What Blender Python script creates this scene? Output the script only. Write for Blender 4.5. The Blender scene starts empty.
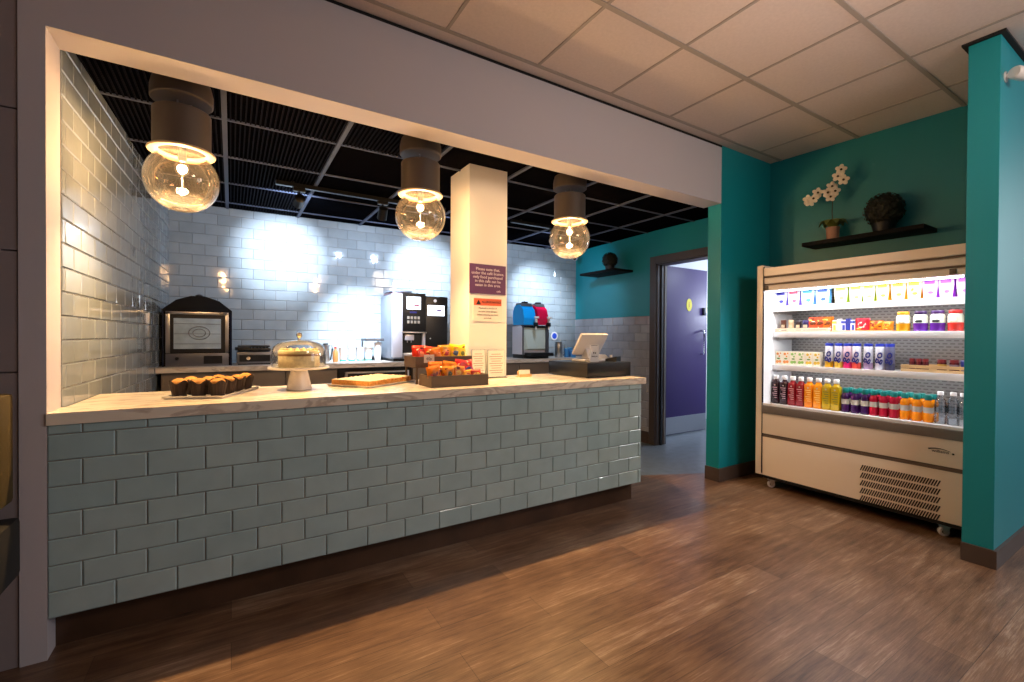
import bpy, bmesh, math, random
from mathutils import Vector, Matrix, noise
R = random.Random(7)
PI = math.pi
scn = bpy.context.scene
COL = scn.collection

# ------------------------------------------------------------------ materials
def lin(h):
    if isinstance(h, str):
        h = h.lstrip('#'); c = [int(h[i:i+2], 16)/255 for i in (0, 2, 4)]
        return tuple((x/12.92 if x <= .04045 else ((x+.055)/1.055)**2.4) for x in c) + (1,)
    return tuple(h) + ((1,) if len(h) == 3 else ())

def mat(name, color, rough=.5, metal=0, var=0.0, vscale=8, bump=0, bscale=40, coat=0, spec=.5, alpha=1, trans=0):
    m = bpy.data.materials.new(name); m.use_nodes = True
    nt = m.node_tree; b = nt.nodes['Principled BSDF']
    c = lin(color)
    b.inputs['Base Color'].default_value = c
    b.inputs['Roughness'].default_value = rough
    b.inputs['Metallic'].default_value = metal
    b.inputs['Coat Weight'].default_value = coat
    b.inputs['Specular IOR Level'].default_value = spec
    b.inputs['Transmission Weight'].default_value = trans
    tc = nt.nodes.new('ShaderNodeTexCoord')
    if var:
        n = nt.nodes.new('ShaderNodeTexNoise'); n.inputs['Scale'].default_value = vscale; n.inputs['Detail'].default_value = 5
        nt.links.new(tc.outputs['Object'], n.inputs['Vector'])
        r = nt.nodes.new('ShaderNodeValToRGB')
        r.color_ramp.elements[0].position = .3; r.color_ramp.elements[1].position = .7
        r.color_ramp.elements[0].color = tuple(x*(1-var) for x in c[:3]) + (1,)
        r.color_ramp.elements[1].color = tuple(min(1, x*(1+var)) for x in c[:3]) + (1,)
        nt.links.new(n.outputs['Fac'], r.inputs['Fac']); nt.links.new(r.outputs['Color'], b.inputs['Base Color'])
    if bump:
        n = nt.nodes.new('ShaderNodeTexNoise'); n.inputs['Scale'].default_value = bscale; n.inputs['Detail'].default_value = 4
        nt.links.new(tc.outputs['Object'], n.inputs['Vector'])
        bp = nt.nodes.new('ShaderNodeBump'); bp.inputs['Strength'].default_value = bump; bp.inputs['Distance'].default_value = .01
        nt.links.new(n.outputs['Fac'], bp.inputs['Height']); nt.links.new(bp.outputs['Normal'], b.inputs['Normal'])
    return m

def emis(name, color, strength):
    m = mat(name, color, .5); b = m.node_tree.nodes['Principled BSDF']
    b.inputs['Emission Color'].default_value = lin(color); b.inputs['Emission Strength'].default_value = strength
    return m

def thin_glass(name, tint, opac=.1, rough=.02, body=None, haze=0.0):
    """thin clear shell: tinted see-through with fresnel reflection"""
    m = bpy.data.materials.new(name); m.use_nodes = True; nt = m.node_tree; nt.nodes.clear()
    out = nt.nodes.new('ShaderNodeOutputMaterial'); mix = nt.nodes.new('ShaderNodeMixShader')
    tr = nt.nodes.new('ShaderNodeBsdfTransparent'); gl = nt.nodes.new('ShaderNodeBsdfGlossy')
    lw = nt.nodes.new('ShaderNodeFresnel'); lw.inputs['IOR'].default_value = 1.42
    mr = nt.nodes.new('ShaderNodeMapRange'); mr.inputs['To Min'].default_value = opac*.5; mr.inputs['To Max'].default_value = .9
    df = nt.nodes.new('ShaderNodeBsdfTranslucent'); df.inputs['Color'].default_value = lin(tint); m2 = nt.nodes.new('ShaderNodeMixShader'); m2.inputs['Fac'].default_value = haze
    nt.links.new(tr.outputs[0], m2.inputs[1]); nt.links.new(df.outputs[0], m2.inputs[2])
    tr.inputs['Color'].default_value = lin(tint); gl.inputs['Color'].default_value = lin(body or '#ffffff'); gl.inputs['Roughness'].default_value = rough
    nt.links.new(lw.outputs['Fac'], mr.inputs['Value']); nt.links.new(mr.outputs['Result'], mix.inputs['Fac'])
    nt.links.new(m2.outputs[0], mix.inputs[1]); nt.links.new(gl.outputs[0], mix.inputs[2]); nt.links.new(mix.outputs[0], out.inputs['Surface'])
    return m

def tile_mat(name, c1, c2, rough=.12):
    m = mat(name, c1, rough, coat=.3); nt = m.node_tree; b = nt.nodes['Principled BSDF']
    a = nt.nodes.new('ShaderNodeAttribute'); a.attribute_name = 'tone'
    mx = nt.nodes.new('ShaderNodeMix'); mx.data_type = 'RGBA'
    mx.inputs[6].default_value = lin(c1); mx.inputs[7].default_value = lin(c2)
    nt.links.new(a.outputs['Fac'], mx.inputs[0])
    tc = nt.nodes.new('ShaderNodeTexCoord')
    n = nt.nodes.new('ShaderNodeTexNoise'); n.inputs['Scale'].default_value = 9; n.inputs['Detail'].default_value = 3
    nt.links.new(tc.outputs['Object'], n.inputs['Vector'])
    mm = nt.nodes.new('ShaderNodeMix'); mm.data_type = 'RGBA'; mm.blend_type = 'MULTIPLY'; mm.inputs[0].default_value = .25
    nt.links.new(mx.outputs[2], mm.inputs[6]); nt.links.new(n.outputs['Fac'], mm.inputs[7])
    nt.links.new(mm.outputs[2], b.inputs['Base Color'])
    bp = nt.nodes.new('ShaderNodeBump'); bp.inputs['Strength'].default_value = .25; bp.inputs['Distance'].default_value = .004
    nt.links.new(n.outputs['Fac'], bp.inputs['Height']); nt.links.new(bp.outputs['Normal'], b.inputs['Normal'])
    return m

def wood_floor():
    m = mat('wood_vinyl', '#6b4b38', .34); nt = m.node_tree; b = nt.nodes['Principled BSDF']; L = nt.links.new
    tc = nt.nodes.new('ShaderNodeTexCoord')
    br = nt.nodes.new('ShaderNodeTexBrick'); br.offset = .37; br.inputs['Scale'].default_value = 1
    br.inputs['Brick Width'].default_value = 1.22; br.inputs['Row Height'].default_value = .18; br.inputs['Mortar Size'].default_value = .0012
    br.inputs['Color1'].default_value = (.0, .0, .0, 1); br.inputs['Color2'].default_value = (1, 1, 1, 1); br.inputs['Mortar'].default_value = (0, 0, 0, 1)
    br.inputs['Mortar Smooth'].default_value = .1
    L(tc.outputs['Object'], br.inputs['Vector'])
    mp = nt.nodes.new('ShaderNodeMapping'); mp.inputs['Scale'].default_value = (1.3, 13, 1); L(tc.outputs['Object'], mp.inputs['Vector'])
    n1 = nt.nodes.new('ShaderNodeTexNoise'); n1.inputs['Scale'].default_value = 2.4; n1.inputs['Detail'].default_value = 8; n1.inputs['Roughness'].default_value = .62; n1.inputs['Distortion'].default_value = .3
    L(mp.outputs[0], n1.inputs['Vector'])
    mp2 = nt.nodes.new('ShaderNodeMapping'); mp2.inputs['Scale'].default_value = (3.5, 95, 1); L(tc.outputs['Object'], mp2.inputs['Vector'])
    n2 = nt.nodes.new('ShaderNodeTexNoise'); n2.inputs['Scale'].default_value = 2; n2.inputs['Detail'].default_value = 10; n2.inputs['Roughness'].default_value = .7; L(mp2.outputs[0], n2.inputs['Vector'])
    n3 = nt.nodes.new('ShaderNodeTexNoise'); n3.inputs['Scale'].default_value = 3.2; n3.inputs['Detail'].default_value = 4; L(tc.outputs['Object'], n3.inputs['Vector'])
    ad = nt.nodes.new('ShaderNodeMath'); ad.operation = 'MULTIPLY_ADD'; ad.inputs[1].default_value = .5; L(n2.outputs['Fac'], ad.inputs[0])
    s2 = nt.nodes.new('ShaderNodeMath'); s2.operation = 'MULTIPLY_ADD'; s2.inputs[1].default_value = .48; L(n1.outputs['Fac'], s2.inputs[0]); 
    s3 = nt.nodes.new('ShaderNodeMath'); s3.operation = 'MULTIPLY'; s3.inputs[1].default_value = .26; L(n3.outputs['Fac'], s3.inputs[0])
    L(s3.outputs[0], s2.inputs[2]); L(s2.outputs[0], ad.inputs[2])
    bs = nt.nodes.new('ShaderNodeMath'); bs.operation = 'MULTIPLY_ADD'; bs.inputs[1].default_value = .12; L(br.outputs['Color'], bs.inputs[0]); L(ad.outputs[0], bs.inputs[2])
    cr = nt.nodes.new('ShaderNodeValToRGB'); e = cr.color_ramp.elements
    e[0].position = .46; e[0].color = lin('#35261d'); e[1].position = .90; e[1].color = lin('#ac9884')
    k = e.new(.6); k.color = lin('#5c4332'); k = e.new(.74); k.color = lin('#7b604b')
    L(bs.outputs[0], cr.inputs['Fac'])
    mo = nt.nodes.new('ShaderNodeMix'); mo.data_type = 'RGBA'; mo.inputs[7].default_value = lin('#2a1c15')
    mf = nt.nodes.new('ShaderNodeMath'); mf.operation = 'MULTIPLY'; mf.inputs[1].default_value = .65; L(br.outputs['Fac'], mf.inputs[0]); L(mf.outputs[0], mo.inputs[0]); L(cr.outputs[0], mo.inputs[6])
    L(mo.outputs[2], b.inputs['Base Color'])
    bp = nt.nodes.new('ShaderNodeBump'); bp.inputs['Strength'].default_value = .18; bp.inputs['Distance'].default_value = .004
    L(n2.outputs['Fac'], bp.inputs['Height']); L(bp.outputs['Normal'], b.inputs['Normal'])
    return m

def marble(name, base, vein, rough=.25):
    m = mat(name, base, rough); nt = m.node_tree; b = nt.nodes['Principled BSDF']; L = nt.links.new
    tc = nt.nodes.new('ShaderNodeTexCoord')
    mp = nt.nodes.new('ShaderNodeMapping'); mp.inputs['Scale'].default_value = (1.3, 5, 5); mp.inputs['Rotation'].default_value = (0, .5, .25); L(tc.outputs['Object'], mp.inputs['Vector'])
    n = nt.nodes.new('ShaderNodeTexNoise'); n.inputs['Scale'].default_value = 2; n.inputs['Detail'].default_value = 9; n.inputs['Distortion'].default_value = 1.6
    L(mp.outputs[0], n.inputs['Vector'])
    cr = nt.nodes.new('ShaderNodeValToRGB'); e = cr.color_ramp.elements
    e[0].position = .40; e[0].color = lin(base); e[1].position = .62; e[1].color = lin(base)
    k = e.new(.52); k.color = lin(vein); k = e.new(.47); k.color = lin(base)
    L(n.outputs['Fac'], cr.inputs['Fac']); L(cr.outputs[0], b.inputs['Base Color'])
    return m

def perf_mat():
    m = mat('perforated_grey', '#a9a7a6', .4, .3); nt = m.node_tree; b = nt.nodes['Principled BSDF']; L = nt.links.new
    tc = nt.nodes.new('ShaderNodeTexCoord'); mp = nt.nodes.new('ShaderNodeMapping'); mp.inputs['Rotation'].default_value = (0, PI/2, PI/2)
    sx = nt.nodes.new('ShaderNodeSeparateXYZ'); cx = nt.nodes.new('ShaderNodeCombineXYZ'); L(tc.outputs['Object'], sx.inputs[0]); L(sx.outputs['Y'], cx.inputs['X']); L(sx.outputs['Z'], cx.inputs['Y'])
    br = nt.nodes.new('ShaderNodeTexBrick'); br.offset = .5; br.inputs['Scale'].default_value = 1
    br.inputs['Brick Width'].default_value = .04; br.inputs['Row Height'].default_value = .022; br.inputs['Mortar Size'].default_value = .0072; br.inputs['Mortar Smooth'].default_value = .1
    for k in ('Color1', 'Color2'): br.inputs[k].default_value = lin('#6a6765')
    br.inputs['Mortar'].default_value = lin('#918f8e')
    L(cx.outputs[0], br.inputs['Vector']); L(br.outputs['Color'], b.inputs['Base Color'])
    return m

M = dict(
    mauve=mat('mauve_paint', '#bcb7bd', .6, bump=.03, bscale=180),
    panel=mat('grey_panel', '#8b8183', .55),
    teal=mat('teal_paint', '#06838f', .45, bump=.02, bscale=150),
    tealshade=mat('shaded_teal_paint', '#067884', .45, bump=.02, bscale=150),  # darker copy of the teal, with the recess's shade put into the colour
    white=mat('white_paint', '#e9e6e0', .5), black=mat('black_satin', '#0b0b0d', .35), blackm=mat('black_matt', '#070708', .75, spec=.2),
    blackgap=mat('shadow_gap_black', '#050505', .9),
    ceil=mat('ceiling_tile', '#cfc3bd', .85, var=.04, vscale=60, bump=.05, bscale=300), tee=mat('ceiling_tee', '#9c948c', .5),
    dark=mat('dark_ceiling_tile', '#08080b', .9, spec=0), dtee=mat('dark_ceiling_tee', '#4f5568', .6, spec=.2), rib=mat('ribbed_baffle', '#0f0f16', .8, spec=.03),
    tile=tile_mat('glazed_tile_sage', '#a8c4c9', '#b4cdd0', .16), tilew=tile_mat('glazed_tile_pale', '#8f999e', '#9ca6ab', .07), tileg=tile_mat('glazed_tile_grey', '#a2a4aa', '#b2b4ba', .14),
    grout=mat('grout', '#8c7f76', .9), groutw=mat('grout_grey', '#7a7b7e', .9),
    floor=wood_floor(), kfloor=mat('slate_vinyl', '#5b666f', .35, var=.15, vscale=14), skirt=mat('brown_skirting', '#4a3d37', .45),
    kick=mat('kick_wood', '#4a3324', .4, var=.3, vscale=5),
    marble=marble('marble_laminate', '#e9dfcf', '#c3b5a6'), worktop=marble('pale_laminate', '#d6cbbd', '#b4a697', .3),
    cab=mat('taupe_cabinet', '#75695f', .5), steel=mat('brushed_steel', '#b9b9bb', .28, 1), steeld=mat('steel_dark', '#6f6f74', .35, .8),
    chrome=mat('chrome', '#dcdcdc', .08, 1), silver=mat('silver_plastic', '#cfcdd6', .3, .3), greyp=mat('grey_plastic', '#7d8592', .4), midgrey=mat('mid_grey', '#8a8583', .45),
    shade=mat('taupe_shade', '#463c35', .6), collar=mat('pale_collar', '#96866f', .4), globe=thin_glass('smoked_globe_glass', '#f6e4cf', .06, haze=.010), clear=thin_glass('clear_glass', '#eef3f8', .09),
    bulb_glow=emis('lamp_filament', '#ffd79a', 60), led=emis('led_strip', '#f4f6ff', 9), screen=emis('lit_panel', '#dfe6f2', 2.2),
    cream=mat('cream_enamel', '#efe1d0', .3), groove=mat('brown_groove', '#6b5b50', .5), bumper=mat('grey_bumper', '#77706c', .5), whitep=mat('white_powder', '#f0f0f2', .3), perf=perf_mat(),
    rubber=mat('rubber_black', '#101010', .6), purple=mat('purple_door_paint', '#35205f', .42), frame=mat('brown_door_frame', '#4b423f', .4), yellow=mat('yellow_plastic', '#e3d229', .5),
    signp=mat('purple_sign', '#5b2a5e', .45), orange=mat('orange_band', '#e0633a', .5), paper=mat('paper_white', '#eae3d8', .7), ink=mat('ink_grey', '#8d7f78', .8), inkw=mat('ink_white', '#f2e6ee', .6), inkb=mat('ink_black', '#1c1614', .6),
    leaf=mat('topiary_leaf', '#14180c', .7, var=.3, vscale=40), leafg=mat('orchid_leaf', '#5f6a2e', .45), petal=mat('orchid_petal', '#efe3cf', .6), stem=mat('stem_brown', '#2c2a1c', .6), terra=mat('pink_pot', '#a07a6c', .7), blackpot=mat('black_pot', '#0c0b0b', .5),
    sponge=mat('cake_sponge', '#ecd9ac', .8, var=.15, vscale=60, bump=.4, bscale=150), icing=mat('cake_icing', '#eed9a0', .5, bump=.2, bscale=90), jam=mat('cake_cream_layer', '#9b6a36', .6),
    ceram=mat('white_ceramic', '#dcd8d6', .2), case=mat('brown_muffin_case', '#28140a', .7), muffin=mat('muffin_top', '#d8984a', .7, var=.35, vscale=45, bump=.5, bscale=90),
    crumble=mat('crumble_bake', '#cf9148', .8, var=.25, vscale=70, bump=.8, bscale=120), sugar=mat('icing_sugar', '#ecd9c3', .8, var=.1, vscale=60, bump=.3, bscale=120),
    traywood=mat('brown_tray_wood', '#5d4c3c', .5, var=.12, vscale=12), pine=mat('pine_slat', '#d3ae7c', .5, var=.08, vscale=12), creamtray=mat('cream_slat', '#e2d0b4', .5),
    blue=mat('cyan_syrup', '#1191dd', .25), red=mat('crimson_syrup', '#c3103e', .25), tealcap=mat('teal_cap', '#0f7f7b', .35), mustard=mat('mustard_fabric', '#46380a', .8, bump=.3, bscale=300), blackfab=mat('black_fabric', '#0d0c0c', .7),
    navy=mat('navy_print', '#17278a', .4), bluedark=mat('dark_blue_enamel', '#10182e', .25), ovenglass=mat('oven_glass', '#9fb0ba', .1, .0, var=.2, vscale=9),
    grillb=mat('vent_black', '#2b2522', .7), label=mat('label_cream', '#bdb6aa', .5), bluesign=mat('blue_round', '#2a4fc4', .4), bluecup=mat('blue_cup', '#3b86c8', .3),
    corr=mat('corridor_white', '#e8eaf0', .7), brass=mat('brass_hinge', '#b9935a', .3, .9), clip=mat('brown_clip', '#6a5848', .5), amber=mat('tan_bottle', '#b57a43', .4),
)
_cm = {}
def cmat(h, rough=.35):
    k = (h, rough)
    if k not in _cm: _cm[k] = mat('colour_' + h.strip('#'), h, rough)
    return _cm[k]

# ------------------------------------------------------------------ mesh builder
class MB:
    def __init__(s): s.v = []; s.f = []; s.mi = []; s.mats = []; s.tone = []
    def add(s, vs, fs, m, X=None, tone=.5):
        if m not in s.mats: s.mats.append(m)
        i = s.mats.index(m); o = len(s.v)
        for v in vs:
            v = Vector(v); s.v.append(X @ v if X else v)
        for f in fs: s.f.append([o + k for k in f]); s.mi.append(i); s.tone.append(tone)
        return s
    def box(s, lo, hi, m, X=None, bev=0):
        (a, b, c), (d, e, f) = lo, hi
        a, d = min(a, d), max(a, d); b, e = min(b, e), max(b, e); c, f = min(c, f), max(c, f)
        if bev:
            bev = min(bev, (d-a)*.45, (e-b)*.45, (f-c)*.45)
            bm = bmesh.new(); bmesh.ops.create_cube(bm, size=1)
            for v in bm.verts: v.co = Vector(((a+d)/2 + v.co.x*(d-a), (b+e)/2 + v.co.y*(e-b), (c+f)/2 + v.co.z*(f-c)))
            bmesh.ops.bevel(bm, geom=bm.edges[:], offset=bev, segments=2, affect='EDGES', profile=.6)
            bm.verts.index_update(); vs = [v.co.copy() for v in bm.verts]; fs = [[v.index for v in q.verts] for q in bm.faces]; bm.free()
            return s.add(vs, fs, m, X)
        vs = [(a,b,c),(d,b,c),(d,e,c),(a,e,c),(a,b,f),(d,b,f),(d,e,f),(a,e,f)]
        return s.add(vs, [(0,3,2,1),(4,5,6,7),(0,1,5,4),(1,2,6,5),(2,3,7,6),(3,0,4,7)], m, X)
    def lathe(s, prof, m, n=24, X=None, cap=True):
        vs = []; fs = []
        for r, z in prof:
            for k in range(n): a = 2*PI*k/n; vs.append((r*math.cos(a), r*math.sin(a), z))
        for i in range(len(prof)-1):
            for k in range(n): q = (k+1) % n; fs.append((i*n+k, i*n+q, (i+1)*n+q, (i+1)*n+k))
        if cap: fs.append(tuple(reversed(range(n)))); fs.append(tuple(range((len(prof)-1)*n, len(prof)*n)))
        return s.add(vs, fs, m, X)
    def cyl(s, p, q, r, m, n=16, r2=None, X=None):
        p = Vector(p); q = Vector(q); d = q - p
        T = Matrix.Translation(p) @ d.to_track_quat('Z', 'Y').to_matrix().to_4x4()
        if X: T = X @ T
        return s.lathe([(r, 0), (r if r2 is None else r2, d.length)], m, n, T)
    def tube(s, pts, r, m, n=8, X=None):
        pts = [Vector(p) for p in pts]; vs = []; fs = []; rr = r if hasattr(r, '__len__') else [r]*len(pts)
        for i, p in enumerate(pts):
            d = (pts[min(i+1, len(pts)-1)] - pts[max(i-1, 0)]).normalized(); Q = d.to_track_quat('Z', 'Y')
            for k in range(n): a = 2*PI*k/n; vs.append(p + Q @ Vector((rr[i]*math.cos(a), rr[i]*math.sin(a), 0)))
        for i in range(len(pts)-1):
            for k in range(n): q = (k+1) % n; fs.append((i*n+k, i*n+q, (i+1)*n+q, (i+1)*n+k))
        fs.append(tuple(reversed(range(n)))); fs.append(tuple(range((len(pts)-1)*n, len(pts)*n)))
        return s.add(vs, fs, m, X)
    def prism(s, poly, t0, t1, m, axis='z', X=None):
        n = len(poly)
        def P(a, b, t): return {'z': (a, b, t), 'y': (a, t, b), 'x': (t, a, b)}[axis]
        vs = [P(a, b, t0) for a, b in poly] + [P(a, b, t1) for a, b in poly]
        fs = [tuple(reversed(range(n))), tuple(range(n, 2*n))] + [(i, (i+1) % n, n+(i+1) % n, n+i) for i in range(n)]
        return s.add(vs, fs, m, X)
    def ball(s, c, r, m, seg=16, rings=10, X=None, sq=(1, 1, 1), rough=0, seed=0):
        vs = []; fs = []
        vs.append(Vector((0, 0, -1)))
        for i in range(1, rings):
            t = -PI/2 + PI*i/rings
            for k in range(seg): a = 2*PI*k/seg; vs.append(Vector((math.cos(t)*math.cos(a), math.cos(t)*math.sin(a), math.sin(t))))
        vs.append(Vector((0, 0, 1)))
        for k in range(seg): fs.append((0, 1+(k+1) % seg, 1+k))
        for i in range(rings-2):
            for k in range(seg): q = (k+1) % seg; fs.append((1+i*seg+k, 1+i*seg+q, 1+(i+1)*seg+q, 1+(i+1)*seg+k))
        o = 1+(rings-2)*seg
        for k in range(seg): fs.append((o+k, o+(k+1) % seg, len(vs)-1))
        c = Vector(c); out = []
        for v in vs:
            k = 1 + (rough*noise.noise(v*4 + Vector((seed, seed*2.3, 0))) if rough else 0)
            out.append(c + Vector((v.x*sq[0], v.y*sq[1], v.z*sq[2]))*r*k)
        return s.add(out, fs, m, X)
    def build(s, name, parent=None, smooth=True, origin=None, ang=35):
        me = bpy.data.meshes.new(name); o0 = Vector(origin) if origin else Vector()
        me.from_pydata([v - o0 for v in s.v], [], s.f)
        for m in s.mats: me.materials.append(m)
        me.polygons.foreach_set('material_index', s.mi)
        at = me.attributes.new('tone', 'FLOAT', 'FACE'); at.data.foreach_set('value', s.tone)
        bm = bmesh.new(); bm.from_mesh(me); bmesh.ops.recalc_face_normals(bm, faces=bm.faces); bm.to_mesh(me); bm.free()
        if smooth: me.shade_smooth(); me.set_sharp_from_angle(angle=math.radians(ang))
        ob = bpy.data.objects.new(name, me); COL.objects.link(ob)
        if parent: ob.parent = parent
        elif origin: ob.location = o0
        return ob

def tag(o, label, cat, group=None):
    o['label'] = label; o['category'] = cat
    if group: o['group'] = group
    return o
def thing(name, label, cat, loc=(0, 0, 0), rz=0, group=None):
    o = bpy.data.objects.new(name, None); COL.objects.link(o); o.location = loc; o.rotation_euler = (0, 0, rz); o.empty_display_size = .05
    return tag(o, label, cat, group)
def struct(mb, name, **k):
    o = mb.build(name, **k); o['kind'] = 'structure'; return o
def copy_tree(o, parent=None, loc=None, rz=None, label=None):
    c = o.copy(); COL.objects.link(c); c.parent = parent
    if loc is not None: c.location = loc
    if rz is not None: c.rotation_euler = (0, 0, rz)
    if label: c['label'] = label
    for ch in list(o.children): copy_tree(ch, c)
    return c
def text(body, size, m, X, name='lettering', parent=None, align='CENTER', ext=.0006, space=1.0, lab=None, bold=0):
    cu = bpy.data.curves.new(name, 'FONT'); cu.body = body; cu.size = size; cu.align_x = align; cu.align_y = 'CENTER'; cu.extrude = ext; cu.space_line = space; cu.resolution_u = 2; cu.offset = bold
    tmp = bpy.data.objects.new('tmp', cu); COL.objects.link(tmp); bpy.context.view_layer.update()
    me = bpy.data.meshes.new_from_object(tmp.evaluated_get(bpy.context.evaluated_depsgraph_get()))
    bpy.data.objects.remove(tmp); me.transform(X); me.materials.clear(); me.materials.append(m)
    o = bpy.data.objects.new(name, me); COL.objects.link(o)
    if parent: o.parent = parent
    return o
FACE_Y = Matrix(((1,0,0,0),(0,0,-1,0),(0,1,0,0),(0,0,0,1)))      # text facing -Y, reading along +X
FACE_X = Matrix(((0,0,-1,0),(-1,0,0,0),(0,1,0,0),(0,0,0,1)))     # text facing -X, reading along -Y
def T(x, y, z): return Matrix.Translation((x, y, z))
def RZ(a): return Matrix.Rotation(a, 4, 'Z')

def tiles(mb, org, u, L, z0, z1, nrm, m, g, phase=0, zphase=0, tw=.2012, th=.1012, thick=.008, skip=None, rnd=R):
    """running-bond glazed tiles with bevelled edges on a grout bed"""
    org = Vector(org); u = Vector(u).normalized(); w = Vector((0, 0, 1)); nrm = Vector(nrm).normalized()
    P = lambda a, z, d: org + u*a + w*(z) + nrm*d
    mb.add([P(0, z0, .002), P(L, z0, .002), P(L, z1, .002), P(0, z1, .002)], [(0, 1, 2, 3)], g)
    j0 = math.floor((z0-zphase)/th); gp = .0016; bv = .004
    j = j0
    while zphase + j*th < z1:
        za = max(z0, zphase+j*th)+gp; zb = min(z1, zphase+(j+1)*th)-gp
        off = phase + (tw/2 if j % 2 else 0); i = math.floor(-off/tw)
        while off + i*tw < L:
            a = max(0, off+i*tw)+gp; b = min(L, off+(i+1)*tw)-gp; i += 1
            if b-a < .012 or zb-za < .012: continue
            t1, t2 = rnd.uniform(-.0006, .0006), rnd.uniform(-.0006, .0006)
            top = [P(a+bv, za+bv, thick-t1-t2), P(b-bv, za+bv, thick+t1-t2), P(b-bv, zb-bv, thick+t1+t2), P(a+bv, zb-bv, thick-t1+t2)]
            bot = [P(a, za, .002), P(b, za, .002), P(b, zb, .002), P(a, zb, .002)]
            mid = [P(a, za, thick-.003), P(b, za, thick-.003), P(b, zb, thick-.003), P(a, zb, thick-.003)]
            fs = [(0, 1, 2, 3)] + [(4+k, 4+(k+1) % 4, (k+1) % 4, k) for k in range(4)] + [(8+k, 8+(k+1) % 4, 4+(k+1) % 4, 4+k) for k in range(4)]
            mb.add(top+mid+bot, fs, m, tone=rnd.random())
        j += 1
    return mb

# ================================================================== SETTING
CZ = 2.92; KZ = 2.50; YW = 2.404; YI = 2.575
XL = -.60; XR = 3.612
# floors
mb = MB(); mb.prism([(-4, -5), (8, -5), (8, 2.45), (3.72, 2.45), (3.72, 2.63), (3.16, 2.88), (2.5, 3.15), (-4, 3.15)], -.1, 0, M['floor']); struct(mb, 'floor', smooth=False)
mb = MB(); mb.prism([(-4, 3.15), (2.5, 3.15), (3.16, 2.88), (3.72, 2.63), (3.72, 2.45), (9, 2.45), (9, 6), (-4, 6)], -.1, 0, M['kfloor']); struct(mb, 'floor_kitchen', smooth=False)
# main ceiling
mb = MB(); mb.box((-4, -5, CZ), (8, YI, CZ+.1), M['ceil'])
YT = [1.07-.635*k for k in range(-1, 9)]; XT = [3.415-.605*k for k in range(-7, 13)]
for y in YT[1:] + [2.305]: mb.box((-4, y-.012, CZ-.005), (8, y+.012, CZ+.01), M['tee'])
mb.box((-4, 1.705-.014, CZ-.006), (8, 1.705+.014, CZ+.01), M['tee'])
for x in XT: mb.box((x-.009, -5, CZ-.004), (x+.009, 2.305, CZ+.01), M['tee'])
struct(mb, 'ceiling', smooth=False)
# kitchen ceiling: black tiles, grey tees, ribbed baffles
mb = MB(); mb.box((-.9, YI-.02, KZ), (4.5, 5.5, KZ+.1), M['dark'])
for k in range(-1, 8):
    x = -.035 + .627*k
    mb.box((x-.013, YI, KZ-.012), (x+.013, 5.3, KZ+.01), M['dtee'])
for k in range(0, 4):
    y = 3.108 + .64*k
    mb.box((-.7, y-.009, KZ-.009), (4.4, y+.009, KZ+.01), M['dtee'])
for k in range(0, 76):
    x = -.58 + k*.025
    y1 = 5.25 if x < .62 else 3.10
    if x > 1.24: break
    mb.box((x-.004, YI, KZ-.007), (x+.004, y1, KZ+.01), M['rib'])
struct(mb, 'ceiling_kitchen', smooth=False)
# shop-front wall: post, header
mb = MB()
mb.box((-.675, YW, 0), (XL, YI, CZ), M['mauve'])
for z0, z1 in ((0, .45), (.455, 1.105), (1.11, 1.558), (1.563, 2.085), (2.09, CZ)):
    mb.box((-4, YW+.006, z0), (-.678, YI, z1), M['panel'], bev=.002)
mb.box((-4, YW+.02, 0), (-.66, YI-.01, CZ), M['panel'])
struct(mb, 'wall_front', smooth=False)
mb = MB(); mb.box((XL, YW, 2.42), (XR, YI, CZ), M['mauve']); struct(mb, 'wall_header', smooth=False)
mb = MB(); mb.box((-3.9, YW-.004, CZ-.016), (XR, YW+.02, CZ-.001), M['blackgap']); struct(mb, 'shadow_strip_1', smooth=False)  # black strip: the shadow line between header and ceiling put into colour
# teal partition between opening and fridge recess
mb = MB(); mb.box((XR, YW, 0), (4.6, 2.53, CZ), M['teal']); struct(mb, 'wall_partition', smooth=False)
mb = MB(); mb.prism([(4.375, YW), (4.46, .80), (4.9, .80), (4.9, YW)], 0, CZ, M['tealshade']); struct(mb, 'wall_recess', smooth=False)
mb = MB(); mb.box((3.545, .713, 0), (4.9, .842, CZ-.012), M['teal'], bev=.003); struct(mb, 'wall_stub', smooth=False)
mb = MB(); mb.box((3.52, .69, CZ-.012), (4.9, .865, CZ+.001), M['blackgap']); struct(mb, 'shadow_strip_2', smooth=False)  # black band drawn for the shaded recess at the top of the stub
# room behind the camera
mb = MB(); mb.box((-4.1, -5, 0), (-4, YI, CZ), M['mauve']); struct(mb, 'wall_left', smooth=False)
mb = MB(); mb.box((-4.1, -5.1, 0), (8, -5, CZ), M['mauve']); struct(mb, 'wall_rear', smooth=False)
mb = MB(); mb.box((8, -5, 0), (8.1, .86, CZ), M['mauve']); struct(mb, 'wall_right', smooth=False)
# skirtings
def skirt(name, a, b, n, h=.10, t=.015, m='skirt'):
    a = Vector(a); b = Vector(b); n = Vector(n).normalized()*t; mb = MB()
    mb.prism([(a.x, a.y), (b.x, b.y), (b.x+n.x, b.y+n.y), (a.x+n.x, a.y+n.y)], 0, h, M[m]); struct(mb, name, smooth=False)
mb = MB(); mb.prism([(XR-.015, 2.53), (XR-.015, YW-.015), (4.37, YW-.015), (4.37, YW), (XR, YW), (XR, 2.53)], 0, .115, M['skirt']); struct(mb, 'baseboard_partition', smooth=False)
mb = MB(); mb.prism([(3.53, .842), (3.53, .698), (4.9, .698), (4.9, .713), (3.545, .713), (3.545, .842)], 0, .10, M['skirt']); struct(mb, 'baseboard_stub', smooth=False)
skirt('baseboard_recess', (4.3745, 2.38), (4.452, .85), (-1, 0))
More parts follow.
